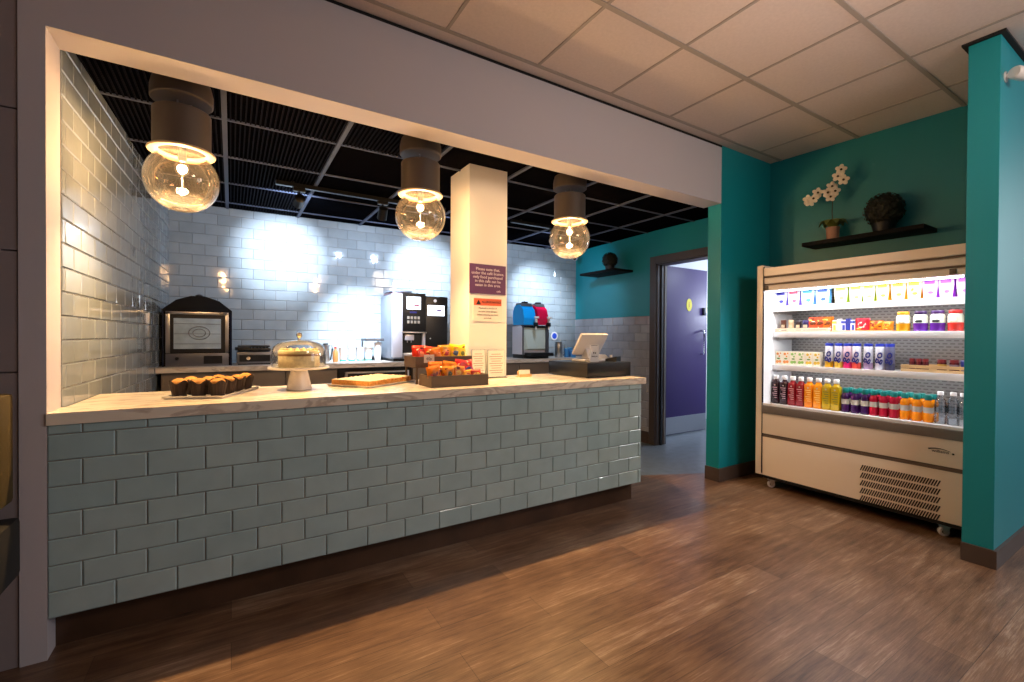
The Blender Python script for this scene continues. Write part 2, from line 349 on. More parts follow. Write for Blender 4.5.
# kitchen walls with tiles
A = Vector((XL-.003, YI, 0)); B = Vector((-.50, 5.275, 0)); C = Vector((4.30, 5.165, 0)); D = Vector((4.20, YI, 0))
mb = MB(); mb.prism([(A.x, A.y), (B.x, B.y), (B.x-.2, B.y+.1), (A.x-.2, A.y)], 0, KZ, M['groutw'])
u = (B-A).normalized(); tiles(mb, A, u, (B-A).length, .0, KZ, (u.y, -u.x, 0), M['tilew'], M['groutw'], phase=.04, zphase=.012, rnd=random.Random(1)); struct(mb, 'wall_left_tiled', smooth=False)
mb = MB(); mb.prism([(B.x, B.y), (C.x, C.y), (C.x, C.y+.1), (B.x-.2, B.y+.1)], 0, KZ, M['groutw'])
u = (C-B).normalized(); tiles(mb, B, u, (C-B).length, .0, KZ, (u.y, -u.x, 0), M['tilew'], M['groutw'], phase=.08, zphase=-.008, rnd=random.Random(2)); struct(mb, 'wall_back', smooth=False)
# side wall with door opening Y 2.70..3.60
mb = MB(); DY0, DY1, DZ = 2.72, 3.60, 2.11
W = .15
mb.prism([(4.2, DY1+.02), (4.35, DY1+.02), (4.52, 5.3), (4.287, 5.3)], 0, KZ, M['teal']); mb.box((4.2, YI-.0, DZ+.01), (4.2+W, DY1+.03, KZ), M['teal']); mb.box((4.2, YI, 0), (4.2+W, DY0-.02, DZ+.02), M['teal'])
E_ = Vector((4.281, 5.20, 0)); F_ = Vector((4.2035, DY1+.09, 0)); u = (F_-E_).normalized()
tiles(mb, E_, u, (F_-E_).length, 0, 1.512, (-1, .05, 0), M['tileg'], M['groutw'], phase=.05, zphase=-.008, rnd=random.Random(3))
struct(mb, 'wall_kitchen_right', smooth=False)
skirt('baseboard_kitchen', (4.264, 5.1), (4.195, 3.70), (-1, .05), .14)
# door: frame + leaf open into the corridor
dr = bpy.data.objects.new('door_1', None); COL.objects.link(dr); dr['kind'] = 'structure'; dr.location = (4.2, 3.6, 0)
mb = MB(); o = Vector((4.2, 3.6, 0))
def lb(mb, lo, hi, m, **k): mb.box(Vector(lo)-o, Vector(hi)-o, m, **k)
lb(mb, (4.175, DY1, 0), (4.2, DY1+.085, DZ+.085), M['frame'], bev=.004); lb(mb, (4.175, DY0-.085, DZ), (4.2, DY1, DZ+.085), M['frame'], bev=.004); lb(mb, (4.175, DY0-.085, 0), (4.2, DY0, DZ), M['frame'], bev=.004)
lb(mb, (4.2, DY1-.012, 0), (4.36, DY1+.02, DZ+.012), M['frame']); lb(mb, (4.2, DY0-.02, 0), (4.36, DY0+.012, DZ+.012), M['frame']); lb(mb, (4.2, DY0, DZ-.012), (4.36, DY1, DZ+.012), M['frame'])
lb(mb, (4.25, DY1-.03, 0), (4.275, DY1-.012, DZ-.012), M['black']); lb(mb, (4.315, DY1-.022, 0), (4.33, DY1-.012, DZ-.012), M['midgrey'])
mb.build('door_frame', dr, smooth=False)
mb = MB(); lb(mb, (4.66, 3.86, .012), (5.50, 3.905, 2.165), M['purple'], bev=.003); leaf = mb.build('door_leaf', dr)
mb = MB(); lb(mb, (4.68, 3.855, .02), (5.49, 3.86, .235), M['steel']); mb.build('kick_plate', leaf)
mb = MB(); mb.lathe([(.055, 0), (.055, .004)], M['yellow'], 28, T(5.125-4.2, 3.86-3.6, 1.687) @ Matrix.Rotation(PI/2, 4, 'X') @ Matrix.Diagonal((1, 1.5, 1, 1))); mb.build('yellow_sign', leaf)
text('i', .11, M['amber'], T(5.125-4.2, 3.855-3.6, 1.69) @ FACE_Y, 'sign_symbol', leaf)
mb = MB(); mb.tube([(1.17, .26, 1.35), (1.17, .21, 1.345), (1.17, .205, 1.32), (1.17, .205, 1.06), (1.17, .21, 1.04), (1.17, .26, 1.035)], .011, M['chrome'], 10); mb.build('pull_handle', leaf)
mb = MB(); mb.box((1.20, .235, 1.56), (1.265, .26, 1.66), M['bluedark'], bev=.004); mb.build('lock_box', leaf)
for z in (.25, 1.25, 1.88):
    mb = MB(); mb.box((.40, .255, z), (.475, .27, z+.11), M['brass'] if z > 1.8 else M['steel'], bev=.003); mb.cyl((.44, .25, z), (.44, .25, z+.11), .01, M['brass'] if z > 1.8 else M['steel']); mb.build('hinge', dr)
# corridor beyond
mb = MB(); mb.box((4.36, 4.4, 0), (9, 4.5, 2.6), M['corr']); struct(mb, 'wall_corridor', smooth=False)
mb = MB(); mb.box((8.9, 2.5, 0), (9, 4.5, 2.6), M['corr']); struct(mb, 'wall_corridor_end', smooth=False)
mb = MB(); mb.box((4.6, 2.41, 0), (9, 2.52, 2.6), M['corr']); struct(mb, 'wall_corridor_right', smooth=False)
mb = MB(); mb.box((4.35, 2.5, 2.50), (9, 4.5, 2.6), M['corr'])
for k in range(8): mb.box((4.42+.6*k, 2.5, 2.495), (4.44+.6*k, 4.4, 2.50), M['tee'])
for y in (3.1, 3.7): mb.box((4.42, y, 2.495), (8.9, y+.02, 2.50), M['tee'])
struct(mb, 'ceiling_corridor', smooth=False)

# square pillar
mb = MB(); mb.box((1.457, 2.95, 0), (1.775, 3.28, KZ), M['white'], bev=.004); struct(mb, 'wall_pillar', smooth=False)

# ================================================================== COUNTER
ct = thing('service_counter', 'long service counter faced with sage glazed brick tiles above a wooden kickboard', 'counter', (0, 0, 0))
mb = MB(); mb.box((XL+.03, YW+.008, .155), (2.635, 2.94, .902), M['grout']); mb.build('carcass', ct, smooth=False)
mb = MB(); tiles(mb, (XL, YW+.008, 0), (1, 0, 0), 2.645-XL, .155, .902, (0, -1, 0), M['tile'], M['grout'], phase=0.0, zphase=.155, th=.1013, tw=.2009, rnd=random.Random(5))
tiles(mb, (2.637, YW+.002, 0), (0, 1, 0), .59, .155, .902, (1, 0, 0), M['tile'], M['grout'], phase=0, zphase=.155, th=.1013, tw=.2009, rnd=random.Random(6))
mb.build('tile_facing', ct, smooth=False)
mb = MB(); mb.box((XL, 2.50, 0), (2.645, 2.52, .155), M['kick']); mb.box((2.625, 2.52, 0), (2.645, 2.94, .155), M['kick']); mb.build('kickboard', ct, smooth=False)
mb = MB(); mb.prism([(XL, YW-.008), (2.685, YW-.008), (2.685, 2.98), (2.45, 3.06), (1.776, 3.06), (1.776, 2.949), (1.456, 2.949), (1.456, 3.06), (XL+.032, 3.06), (XL+.014, YI+.02), (XL, YI)], .902, .948, M['marble'])
tag(mb.build('worktop', origin=(1, 2.7, .902), smooth=False), 'long marble-patterned worktop slab on top of the tiled service counter', 'worktop')

# ================================================================== PENDANT LAMPS
def pendant(label):
    t = thing('pendant_lamp', label, 'pendant lamp', group='globe pendant lamps over the counter')
    mb = MB(); mb.lathe([(.125, 2.40), (.13, 2.405), (.13, 2.455), (.12, 2.499)], M['shade'], 36); mb.build('canopy', t)
    for a in (0, 2.1, 4.2):
        mb = MB(); mb.cyl((.035*math.cos(a), .035*math.sin(a), 2.33), (.035*math.cos(a), .035*math.sin(a), 2.41), .004, M['steeld'], 8); mb.build('rod', t)
    mb = MB(); mb.lathe([(.03, 2.352), (.118, 2.352), (.121, 2.348), (.121, 2.165), (.116, 2.165), (.116, 2.34), (.03, 2.34)], M['shade'], 40, cap=False); mb.lathe([(.118, 2.34), (.118, 2.35)], M['shade'], 40); mb.build('shade', t)
    mb = MB(); mb.lathe([(.119, 2.166), (.138, 2.160), (.142, 2.154), (.138, 2.148), (.10, 2.152), (.10, 2.166)], M['collar'], 40, cap=False); mb.build('collar', t)
    prof = []
    for k in range(15):
        a = math.radians(52 - k*(52+66)/14); prof.append((.158*math.cos(a), 2.018 + .158*math.sin(a)*.98))
    prof.append((.052, 1.873)); prof.append((.02, 1.878)); prof.append((.001, 1.878))
    mb = MB(); mb.lathe(prof, M['globe'], 40, cap=False); mb.build('globe', t)
    mb = MB(); mb.lathe([(.018, 2.34), (.018, 2.12), (.012, 2.11)], M['steeld'], 14); mb.build('lamp_holder', t)
    b = MB(); b.ball((0, 0, 2.075), .033, M['clear'], 20, 12); b.build('bulb_glow', t)
    b = MB(); b.ball((0, 0, 1.962), .021, M['clear'], 16, 10); b.build('bulb_glow', t)  # lower ball added for the bulb's reflection in the bottom of the globe
    b = MB(); b.cyl((.0, 0, 1.98), (0, 0, 2.045), .003, M['steeld'], 6); b.build('bulb_stem', t)
    return t
P0 = pendant('globe pendant lamp nearest the left tiled wall, above the muffins')
PL = [(-.208, 2.785), (1.028, 2.785), (2.245, 2.785)]
P0.location = (*PL[0], 0)
copy_tree(P0, loc=(*PL[1], 0), label='globe pendant lamp just left of the white pillar')
copy_tree(P0, loc=(*PL[2], 0), label='globe pendant lamp above the till, right of the white pillar')
def light(kind, name, loc, energy, color, size=.05, rot=None, target=None, strip=False, **k):
    l = bpy.data.lights.new(name, kind); l.energy = energy; l.color = color
    if kind == 'AREA':
        l.size = size if not hasattr(size, '__len__') else size[0]
        if hasattr(size, '__len__'): l.shape = 'RECTANGLE'; l.size_y = size[1]
    else: l.shadow_soft_size = size
    for a, b in k.items(): setattr(l, a, b)
    o = bpy.data.objects.new(name, l); COL.objects.link(o); o.location = loc
    if strip:
        z = (Vector(loc)-Vector(target)).normalized(); x = Vector((0, 1, 0)); y = z.cross(x).normalized(); o.rotation_euler = Matrix((x, y, z)).transposed().to_euler()
    elif target: o.rotation_euler = (Vector(target)-Vector(loc)).to_track_quat('-Z', 'Y').to_euler()
    elif rot: o.rotation_euler = rot
    return o
WARM = (1, .64, .31)
for x, y in PL:
    light('POINT', 'pendant_light', (x, y, 2.077), 20, WARM, .027)
    light('POINT', 'pendant_light', (x, y, 1.962), 9, WARM, .018)  # small light added for the reflected glow low in the globe
    light('SPOT', 'worktop_fill', (x, y, 2.03), 140, (1, .72, .38), .01, target=(x, y, 0), spot_size=math.radians(118), spot_blend=.8)  # added spot without a fixture, brightens the worktop below

# ================================================================== TRACK SPOTS
def track(x0, x1, y, heads, label, labels):
    t = thing('lighting_track', label, 'lighting track', (0, 0, 0))
    mb = MB(); mb.box((x0, y-.018, 2.455), (x1, y+.018, 2.487), M['black']); mb.build('rail', t, smooth=False)
    for x in (x0+.12, x1-.12):
        mb = MB(); mb.cyl((x, y, 2.48), (x, y, 2.50), .012, M['black']); mb.build('bracket', t)
    for x, lb_, tgt in heads_iter(heads, labels):
        s = thing('track_spotlight', lb_, 'spotlight', (x, y, 2.455), 0, 'black spotlights on the kitchen ceiling tracks')
        mb = MB(); mb.box((-.045, -.02, -.03), (.045, .02, 0), M['black'], bev=.004); mb.cyl((0, 0, -.03), (0, 0, -.085), .008, M['black']); mb.build('adapter', s)
        d = (Vector(tgt)-Vector((x, y, 2.35))).normalized(); Q = Matrix.Translation((0, 0, -.105)) @ d.to_track_quat('Z', 'Y').to_matrix().to_4x4()
        mb = MB(); mb.lathe([(.02, -.06), (.038, -.05), (.042, .055), (.038, .055), (.034, .03)], M['black'], 24, Q); mb.build('head', s)
heads_iter = lambda h, l: [(x, l[i], t) for i, (x, t) in enumerate(h)]
SP = [(.47, (.44, 5.26, 2.08)), (1.15, (1.22, 5.23, 1.12)), (1.60, (1.98, 5.23, 1.98))]
track(.30, 1.75, 4.07, SP, 'black lighting track on the dark kitchen ceiling between oven and pillar', ['black track spotlight aimed at the tiles above the sandwich press', 'black track spotlight aimed down at the patterned paper cups', 'black track spotlight aimed at the tiles above the coffee machine'])
SP2 = [(3.05, (3.62, 5.19, 1.78))]
track(2.50, 3.35, 4.07, SP2, 'black lighting track on the dark ceiling right of the pillar', ['black track spotlight aimed at the tiles above the slush machine'])
COOL = (.72, .84, 1)
for (x, t), e in zip(SP+SP2, (290, 640, 320, 280)):
    d = (Vector(t)-Vector((x, 4.07, 2.35))).normalized()
    light('SPOT', 'spot_light', Vector((x, 4.07, 2.35))+d*.07, e, COOL, .02, target=t, spot_size=math.radians(52), spot_blend=1)
    light('SPOT', 'spot_spill', Vector((x, 4.07, 2.35))+d*.075, 36, (.60, .76, 1), .03, target=t, spot_size=math.radians(130), spot_blend=.6)

# ================================================================== FRIDGE
FX = 3.80; FY0, FY1 = .848, 2.19
fr = thing('display_fridge', 'tall cream open-front display fridge on castors filled with drinks and snacks', 'display fridge', (FX, 1.53, 0))
def fb(mb, lo, hi, m, **k): mb.box((lo[0], lo[1]-1.53, lo[2]), (hi[0], hi[1]-1.53, hi[2]), m, **k)
for y0, y1 in ((2.135, FY1), (FY0, .874)):
    mb = MB(); fb(mb, (0.0, y0, .105), (.55, y1, 1.865), M['cream'], bev=.006); fb(mb, (.012, y0-(.002 if y0 > 2 else -.002), .705), (.5, y0+.001 if y0 > 2 else y1+.002, 1.66), M['whitep']) if y0 > 2 else fb(mb, (.012, y1-.001, .705), (.5, y1+.002, 1.66), M['whitep'])
    if y0 > 2: fb(mb, (-.004, y0-.004, .12), (.01, y0+.002, 1.85), M['bluedark'])
    mb.build('side_panel', fr)
mb = MB(); cy0, cy1 = .874-1.53, 2.133-1.53
mb.prism([(0, 1.838), (.55, 1.838), (.55, 1.70), (.10, 1.70), (.10, 1.655), (.035, 1.648), (.012, 1.652), (.010, 1.69), (.03, 1.697), (.03, 1.706), (.006, 1.71), (.004, 1.752), (.028, 1.760), (.028, 1.770), (.002, 1.774)], cy0, cy1, M['cream'], 'y'); cn = mb.build('canopy', fr, smooth=False)
mb = MB(); fb(mb, (.018, .874, 1.698), (.031, 2.133, 1.707), M['groove']); fb(mb, (.018, .874, 1.761), (.029, 2.133, 1.771), M['groove']); mb.build('blind_slot', cn, smooth=False)
for y in (2.115, .96):
    mb = MB(); fb(mb, (.002, y-.016, 1.655), (.02, y+.016, 1.69), M['clip'], bev=.003); mb.build('end_clip', cn)
mb = MB(); fb(mb, (.06, .93, 1.640), (.09, 2.11, 1.655), M['led']); mb.build('light_strip', fr, smooth=False)
mb = MB(); fb(mb, (.46, .874, .70), (.475, 2.135, 1.70), M['perf']); mb.build('back_panel', fr, smooth=False)
for z in (1.52, 1.302, 1.026):
    mb = MB(); fb(mb, (.155, .876, z-.018), (.46, 2.132, z), M['whitep']); fb(mb, (.143, .876, z-.042), (.157, 2.132, z+.004), M['whitep'], bev=.003); sh = mb.build('shelf', fr)
    for y in (2.10, .93):
        mb = MB(); fb(mb, (.17, y-.003, z-.06), (.46, y+.003, z-.018), M['midgrey']); mb.build('bracket', sh, smooth=False)
mb = MB(); fb(mb, (.02, .874, .665), (.47, 2.135, .700), M['whitep']); fb(mb, (0, .874, .690), (.025, 2.135, .712), M['whitep'], bev=.004); mb.build('deck', fr)
mb = MB(); fb(mb, (-.012, .86, .628), (.02, 2.135, .692), M['bumper'], bev=.005); mb.build('bumper', fr)
mb = MB(); fb(mb, (0, .86, .455), (.05, 2.135, .63), M['cream'], bev=.003); up = mb.build('upper_front_panel', fr)
mb = MB(); fb(mb, (.012, .86, .44), (.05, 2.135, .457), M['groove']); fb(mb, (0.0, .86, .428), (.045, 2.135, .443), M['groove'], bev=.003); mb.build('panel_groove', fr, smooth=False)
mb = MB(); fb(mb, (.004, .86, .105), (.05, 2.135, .43), M['cream'], bev=.003); lo_ = mb.build('lower_front_panel', fr)
# vent: five bands of slanted slots
mb = MB()
for j in range(5):
    z1 = .360-.054*j; z0 = z1-.040
    for k in range(31):
        y = 1.435-.0137*k-1.53
        mb.prism([(y, z0), (y-.0075, z0), (y-.0235, z1), (y-.016, z1)], .0015, .0045, M['grillb'], 'x')
mb.build('vent_grille', lo_, smooth=False)
# badge
mb = MB(); pts = []
for k in range(13):
    a = k/12; pts.append((-.0015, 1.062-.105*a-1.53, .545+.024*math.sin(PI*(.12+.62*a))**1.0 - .012*a))
mb.tube(pts, [.0045*(1-.75*k/12) for k in range(13)], M['inkb'], 6); mb.ball((-.001, .945-1.53, .540), .006, M['inkb'], 8, 6); bd = mb.build('badge', up)
text('williams', .026, M['inkb'], T(-.0012, 1.005-1.53, .5445) @ FACE_X, 'badge_lettering', bd)
mb = MB(); fb(mb, (.03, .86, .075), (.55, 2.15, .105), M['rubber']); fb(mb, (.06, .9, .105), (.55, 2.15, .66), M['midgrey']); mb.build('chassis', fr, smooth=False)
for x in (.06, .48):
    for y in (2.085, 1.0):
        mb = MB(); Y = y-1.53; n0 = len(COL.objects)
        XC = T(x, Y, 0) @ RZ(-1.05); mb.box((-.03, -.025, .066), (.03, .025, .076), M['steel'], XC); mb.prism([(-.012, .068), (.03, .068), (.012, .022), (-.004, .022)], -.02, -.016, M['steel'], 'y', XC); mb.prism([(-.012, .068), (.03, .068), (.012, .022), (-.004, .022)], .016, .02, M['steel'], 'y', XC)
        c = mb.build('castor', fr, smooth=False, )
        mb = MB(); mb.lathe([(.024, -.013), (.0295, -.009), (.0295, .009), (.024, .013)], M['silver'], 20, XC @ T(0, 0, .03) @ Matrix.Rotation(PI/2, 4, 'X')); mb.lathe([(.012, -.0145), (.012, .0145)], M['steeld'], 12, XC @ T(0, 0, .03) @ Matrix.Rotation(PI/2, 4, 'X')); mb.build('wheel', c)
light('AREA', 'fridge_led', (FX+.075, 1.52, 1.636), 6.5, (.93, .95, 1), (1.15, .04), target=(FX+.14, 1.52, 1.0), strip=True)
for z in (1.472, 1.255, .978):
    light('AREA', 'shelf_led', (FX+.16, 1.52, z), 1.5, (.95, .96, 1), (1.1, .02), target=(FX+.30, 1.52, z-.3), strip=True)

ORD = ['first', 'second', 'third', 'fourth', 'fifth', 'sixth', 'seventh', 'eighth', 'ninth']
# --- square juice bottles on the deck
def square_bottle(col, dark, lab, y, x=3.95):
    t = thing('juice_bottle', lab, 'bottle', (x, y, .70), 0, 'tall square juice bottles on the fridge deck')
    mb = MB(); w = .029
    mb.box((-w, -w, 0), (w, w, .185), cmat(col, .15), bev=.008)
    mb.lathe([(.026, .182), (.019, .198), (.0155, .203), (.0155, .21)], cmat(col, .15), 20); mb.build('body', t)
    mb = MB(); mb.lathe([(.0185, .208), (.0195, .212), (.0195, .236), (.018, .239)], M['whitep'], 20); mb.build('cap', t)
    mb = MB()
    for k in range(6): mb.box((-w-.0006, -.020, .05+.017*k), (-w+.002, .012+.008*((k*7) % 3-1), .056+.017*k), cmat(dark, .5))
    mb.ball((-w, 0, .158), .006, M['label'], 8, 6, sq=(.3, 1, 1)); mb.build('label_print', t)
    return t
SQ = [('#2c0f1c', '#c9a9b2', 'dark purple', 'leftmost in the fridge deck row'), ('#2c0f1c', '#c9a9b2', 'dark purple', 'second from the left on the fridge deck'),
      ('#8e1420', '#e0a8a8', 'red', 'beside the dark purple ones'), ('#8e1420', '#e0a8a8', 'red', 'beside the orange ones'),
      ('#f08a10', '#ffd27a', 'orange', 'beside the red ones'), ('#f59a12', '#ffd27a', 'orange', 'beside the yellow ones'),
      ('#c2a010', '#5f6a1e', 'yellow', 'beside the orange ones'), ('#c2a010', '#5f6a1e', 'yellow', 'beside the small purple bottles')]
for (c, d, n, w), y in zip(SQ, (2.098, 2.030, 1.965, 1.902, 1.838, 1.772, 1.710, 1.648)):
    square_bottle(c, d, 'tall %s juice bottle with white cap, %s' % (n, w), y)
# --- small teal-capped bottles
def small_bottle(col, lab, x, y, grp):
    t = thing('juice_bottle', lab, 'bottle', (x, y, .70), 0, grp)
    mb = MB(); mb.lathe([(.024, 0), (.027, .004), (.027, .055), (.0245, .06), (.0245, .10), (.027, .106), (.0265, .122), (.021, .138), (.0155, .146), (.0155, .15)], cmat(col, .15), 24); mb.build('body', t)
    mb = MB(); mb.lathe([(.018, .147), (.0195, .15), (.0195, .178), (.017, .182)], M['tealcap'], 24); mb.build('cap', t)
    mb = MB(); mb.lathe([(.0252, .062), (.0252, .098)], M['label'], 24, cap=False); mb.build('label_band', t)
    return t
k = 0; ys = (1.587, 1.525, 1.463, 1.409, 1.352, 1.292, 1.231, 1.168, 1.108)
for c, n in (('#3a1250', 'purple'), ('#b01030', 'red'), ('#f08c12', 'orange')):
    for j, w in enumerate(('left', 'middle', 'right')):
        small_bottle(c, 'small %s juice bottle with teal cap, %s one of three on the fridge deck' % (n, w), 3.95, ys[k], 'small teal-capped juice bottles on the fridge deck')
        small_bottle(c, 'small %s juice bottle, teal cap, behind the %s one in front' % (n, w), 4.03, ys[k]-.004, 'second row of teal-capped juice bottles')
        k += 1
def water(lab, x, y):
    t = thing('water_bottle', lab, 'bottle', (x, y, .70), 0, 'clear water bottles on the fridge deck')
    mb = MB(); mb.lathe([(.026, 0), (.030, .006), (.030, .05), (.028, .055), (.030, .06), (.030, .13), (.026, .155), (.015, .178), (.0135, .19)], M['clear'], 24, cap=False); mb.build('body', t)
    mb = MB(); mb.lathe([(.016, .188), (.016, .208), (.014, .211)], M['whitep'], 20); mb.build('cap', t)
    mb = MB(); mb.lathe([(.0304, .075), (.0304, .118)], M['clear'], 24, cap=False); mb.build('label_band', t)
water('clear water bottle beside the orange juice bottles in the fridge', 3.95, 1.047); water('clear water bottle, middle one of three on the fridge deck', 3.95, .985); water('clear water bottle at the right end of the fridge deck', 3.95, .938 - .0)
for o in list(COL.objects):
    if o.get('label', '').startswith('clear water bottle at the right'): o.location.y = .936 if False else .9375
# --- milkshake bottles, third shelf
def shake(lab, y, c, body='#dfe0ea'):
    t = thing('milkshake_bottle', lab, 'bottle', (4.015, y, 1.026), 0, 'blue-lidded milkshake bottles in the fridge')
    mb = MB(); mb.lathe([(.025, 0), (.0285, .004), (.0285, .05)], cmat(c, .3), 24); mb.lathe([(.0285, .05), (.0285, .12), (.027, .15), (.0275, .168), (.022, .172)], cmat(body, .3), 24); mb.build('body', t)
    mb = MB(); mb.lathe([(.027, .170), (.0275, .174), (.0275, .188), (.025, .191)], M['navy'], 24); mb.build('cap', t)
    text('go', .075, M['navy'], T(-.0292, .002, .09) @ FACE_X @ Matrix.Rotation(math.radians(74), 4, 'Z') @ Matrix.Diagonal((1.2, .85, 1, 1)), 'label_print', t, ext=.002, bold=.0012)
for (w, y, c, b_) in (('yellow-based, leftmost', 1.728, '#e0a818', '#dfe0ea'), ('yellow-based, second from the left', 1.662, '#d8b040', '#dfe0ea'), ('pink-based, third from the left', 1.602, '#d8246a', '#e8c8d4'),
                    ('coral-based, middle', 1.543, '#e04a3c', '#e4dfe8'), ('lilac-based, third from the right', 1.470, '#a890b8', '#dfe0ea'), ('white, second from the right', 1.398, '#c9c6d4', '#e4e4ee'), ('dark grey, rightmost', 1.340, '#4a4a66', '#6a6a86')):
    shake('milkshake bottle with dark blue lid, %s of the fridge row' % w, y, c, b_)
# --- juice cartons
for j, (c, n) in enumerate((('#e8934a', 'orange'), ('#e8934a', 'orange'), ('#8fc060', 'green'), ('#8fc060', 'green'), ('#e0b83a', 'yellow'), ('#e0b83a', 'yellow'))):
    y = 2.105 - j*.0595
    t = thing('juice_carton', 'white juice carton with %s fruit print, %s' % (n, ['leftmost on the fridge shelf', 'beside the first green one', 'beside the orange ones', 'beside the yellow ones', 'beside the green ones', 'beside the milkshake bottles'][j]), 'carton', (4.01, y, 1.026), 0, 'fruit juice cartons in the fridge')
    mb = MB(); mb.box((-.02, -.029, 0), (.02, .029, .118), cmat('#efe9d4', .4), bev=.002); mb.build('body', t)
    mb = MB()
    for (yy, zz, rr) in ((.008, .095, .012), (-.006, .075, .009), (.010, .028, .014), (-.011, .030, .013), (-.015, .100, .008)): mb.ball((-.0195, yy, zz), rr, cmat(c, .4), 10, 8, sq=(.12, 1, 1))
    mb.ball((-.0197, 0, .055), .009, cmat('#5c8f2e', .4), 10, 6, sq=(.12, 1.6, .7)); mb.build('fruit_print', t)
# --- slatted trays
def slat_tray(lab, x, y0, y1, z, h, m, n=2, dep=.22):
    t = thing('slatted_tray', lab, 'tray', (x, (y0+y1)/2, z)); L = (y1-y0)/2; mb = MB()
    mb.box((0, -L, 0), (dep, L, .006), m)
    for k in range(n):
        z0 = .002 + (h-.002)/n*k; z1 = z0+(h-.002)/n*.8
        mb.box((0, -L, z0), (.008, L, z1), m, bev=.001); mb.box((dep-.008, -L, z0), (dep, L, z1), m, bev=.001)
        mb.box((.008, -L, z0), (dep-.008, -L+.008, z1), m); mb.box((.008, L-.008, z0), (dep-.008, L, z1), m)
    mb.build('slats', t, smooth=False)
    mb = MB()
    for y in (-L+.012, L-.012): mb.box((.008, y-.006, .006), (.02, y+.006, h-.006), m); mb.box((dep-.02, y-.006, .006), (dep-.008, y+.006, h-.006), m)
    mb.build('corner_post', t, smooth=False)
    return t
slat_tray('cream slatted tray of snack bars at the left of the fridge', 3.965, 1.715, 2.122, 1.302, .040, M['creamtray'])
slat_tray('low beige tray holding snack packs in the middle of the fridge', 3.965, 1.318, 1.705, 1.302, .016, M['pine'], 1)
slat_tray('pine slatted tray holding small dark red jars in the fridge', 3.965, .915, 1.262, 1.026, .055, M['pine'], 2)
# --- crisp/snack bags
def bag(mb, w, h, t, m, X, crimp=None, seed=0, n=9, taper=0, m2=None):
    def surf(sgn):
        vs = []
        for j in range(n+1):
            v = j/n
            for i in range(n+1):
                u = i/n; p = (1-(2*u-1)**4)*(1-(2*v-1)**6); ww = w*(1-taper*(1-v))
                nz = noise.noise(Vector((u*5+seed*3.1, v*5, seed+sgn)))*.10
                vs.append(((u-.5)*ww*(1+nz*.3), sgn*(t/2*p*(1+nz*4)+.0006), v*h*(1+.25*nz*(u-.5))))
        return vs
    fs = [(j*(n+1)+i, j*(n+1)+i+1, (j+1)*(n+1)+i+1, (j+1)*(n+1)+i) for j in range(n) for i in range(n)]
    cm = crimp or m
    for s in (-1, 1):
        vs = surf(s); cr = [f for k, f in enumerate(fs) if k//n in (0, n-1)]; bd = [f for k, f in enumerate(fs) if k//n not in (0, n-1)]
        mb.add(vs, bd, m, X); mb.add(vs, cr, cm, X)
# top shelf pouches
def pouch(lab, y, w, body, face, deco, h=.136):
    t = thing('snack_pouch', lab, 'snack bag', (4.03, y, 1.520), 0, 'snack pouches on the top fridge shelf')
    X = RZ(-PI/2)
    mb = MB(); bag(mb, w, h, .05, cmat(body, .35), X, seed=y*9); mb.build('pouch_body', t)
    mb = MB(); X2 = T(-.0285, 0, .006) @ RZ(-PI/2)
    ww = w/2; mb.prism([(-ww*.74, 0), (ww*.74, 0), (ww*.97, h*.62), (ww*.95, h-.014), (-ww*.95, h-.014), (-ww*.97, h*.62)], -.001, .003, cmat(face, .35), 'y', X2); mb.build('front_panel', t, smooth=False)
    mb = MB(); mb.box((-ww*.7, -.0025, h*.72), (ww*.6, -.0008, h*.90), cmat(deco, .4), X2); mb.build('name_print', t, smooth=False); mb = MB(); mb.ball((ww*.1, -.001, h*.3), ww*.35, cmat(deco, .4), 10, 6, X=X2, sq=(1, .06, .7)); mb.build('round_print', t)
PC = [(2.098, .105, '#5a4ab0', '#b4b2d0', '#2a2a90', 'white and violet pouch, leftmost'), (1.993, .10, '#6a50b8', '#c4b4cc', '#c03a5a', 'white and violet pouch with pink print, second from the left'),
      (1.885, .105, '#4f7fc0', '#a8c8d8', '#2a90b8', 'pale blue pouch, third from the left'), (1.775, .105, '#4f90c8', '#a0bcd8', '#1a48a8', 'pale blue pouch with blue print, fourth from the left'),
      (1.648, .095, '#7f9a20', '#cdd4a8', '#b8cc50', 'white and green pouch beside the blue ones'), (1.548, .092, '#7f9a20', '#cdd4a8', '#b8cc50', 'white and green pouch, middle of three green ones'), (1.468, .082, '#7f9a20', '#d0d4a8', '#c0cc50', 'white and green pouch beside the yellow ones'),
      (1.384, .082, '#c98a10', '#dccf98', '#e0c030', 'white and yellow pouch beside the green ones'), (1.293, .088, '#c98a10', '#dccf98', '#e0c030', 'white and yellow pouch, middle of three yellow ones'), (1.205, .085, '#c98a10', '#dccf98', '#e0c030', 'white and yellow pouch beside the purple ones'),
      (1.122, .082, '#8a2ab0', '#cda8d8', '#9a3ab8', 'white and purple pouch beside the yellow ones'), (1.040, .080, '#8a2ab0', '#cba4d8', '#a84ac0', 'white and purple pouch, middle of three purple ones'), (.952, .082, '#9a34c0', '#cba4d8', '#b050c8', 'white and purple pouch at the right end')]
for y, w, b, f, d, l in PC: pouch(l + ' of the top fridge shelf', y, w, b, f, d)
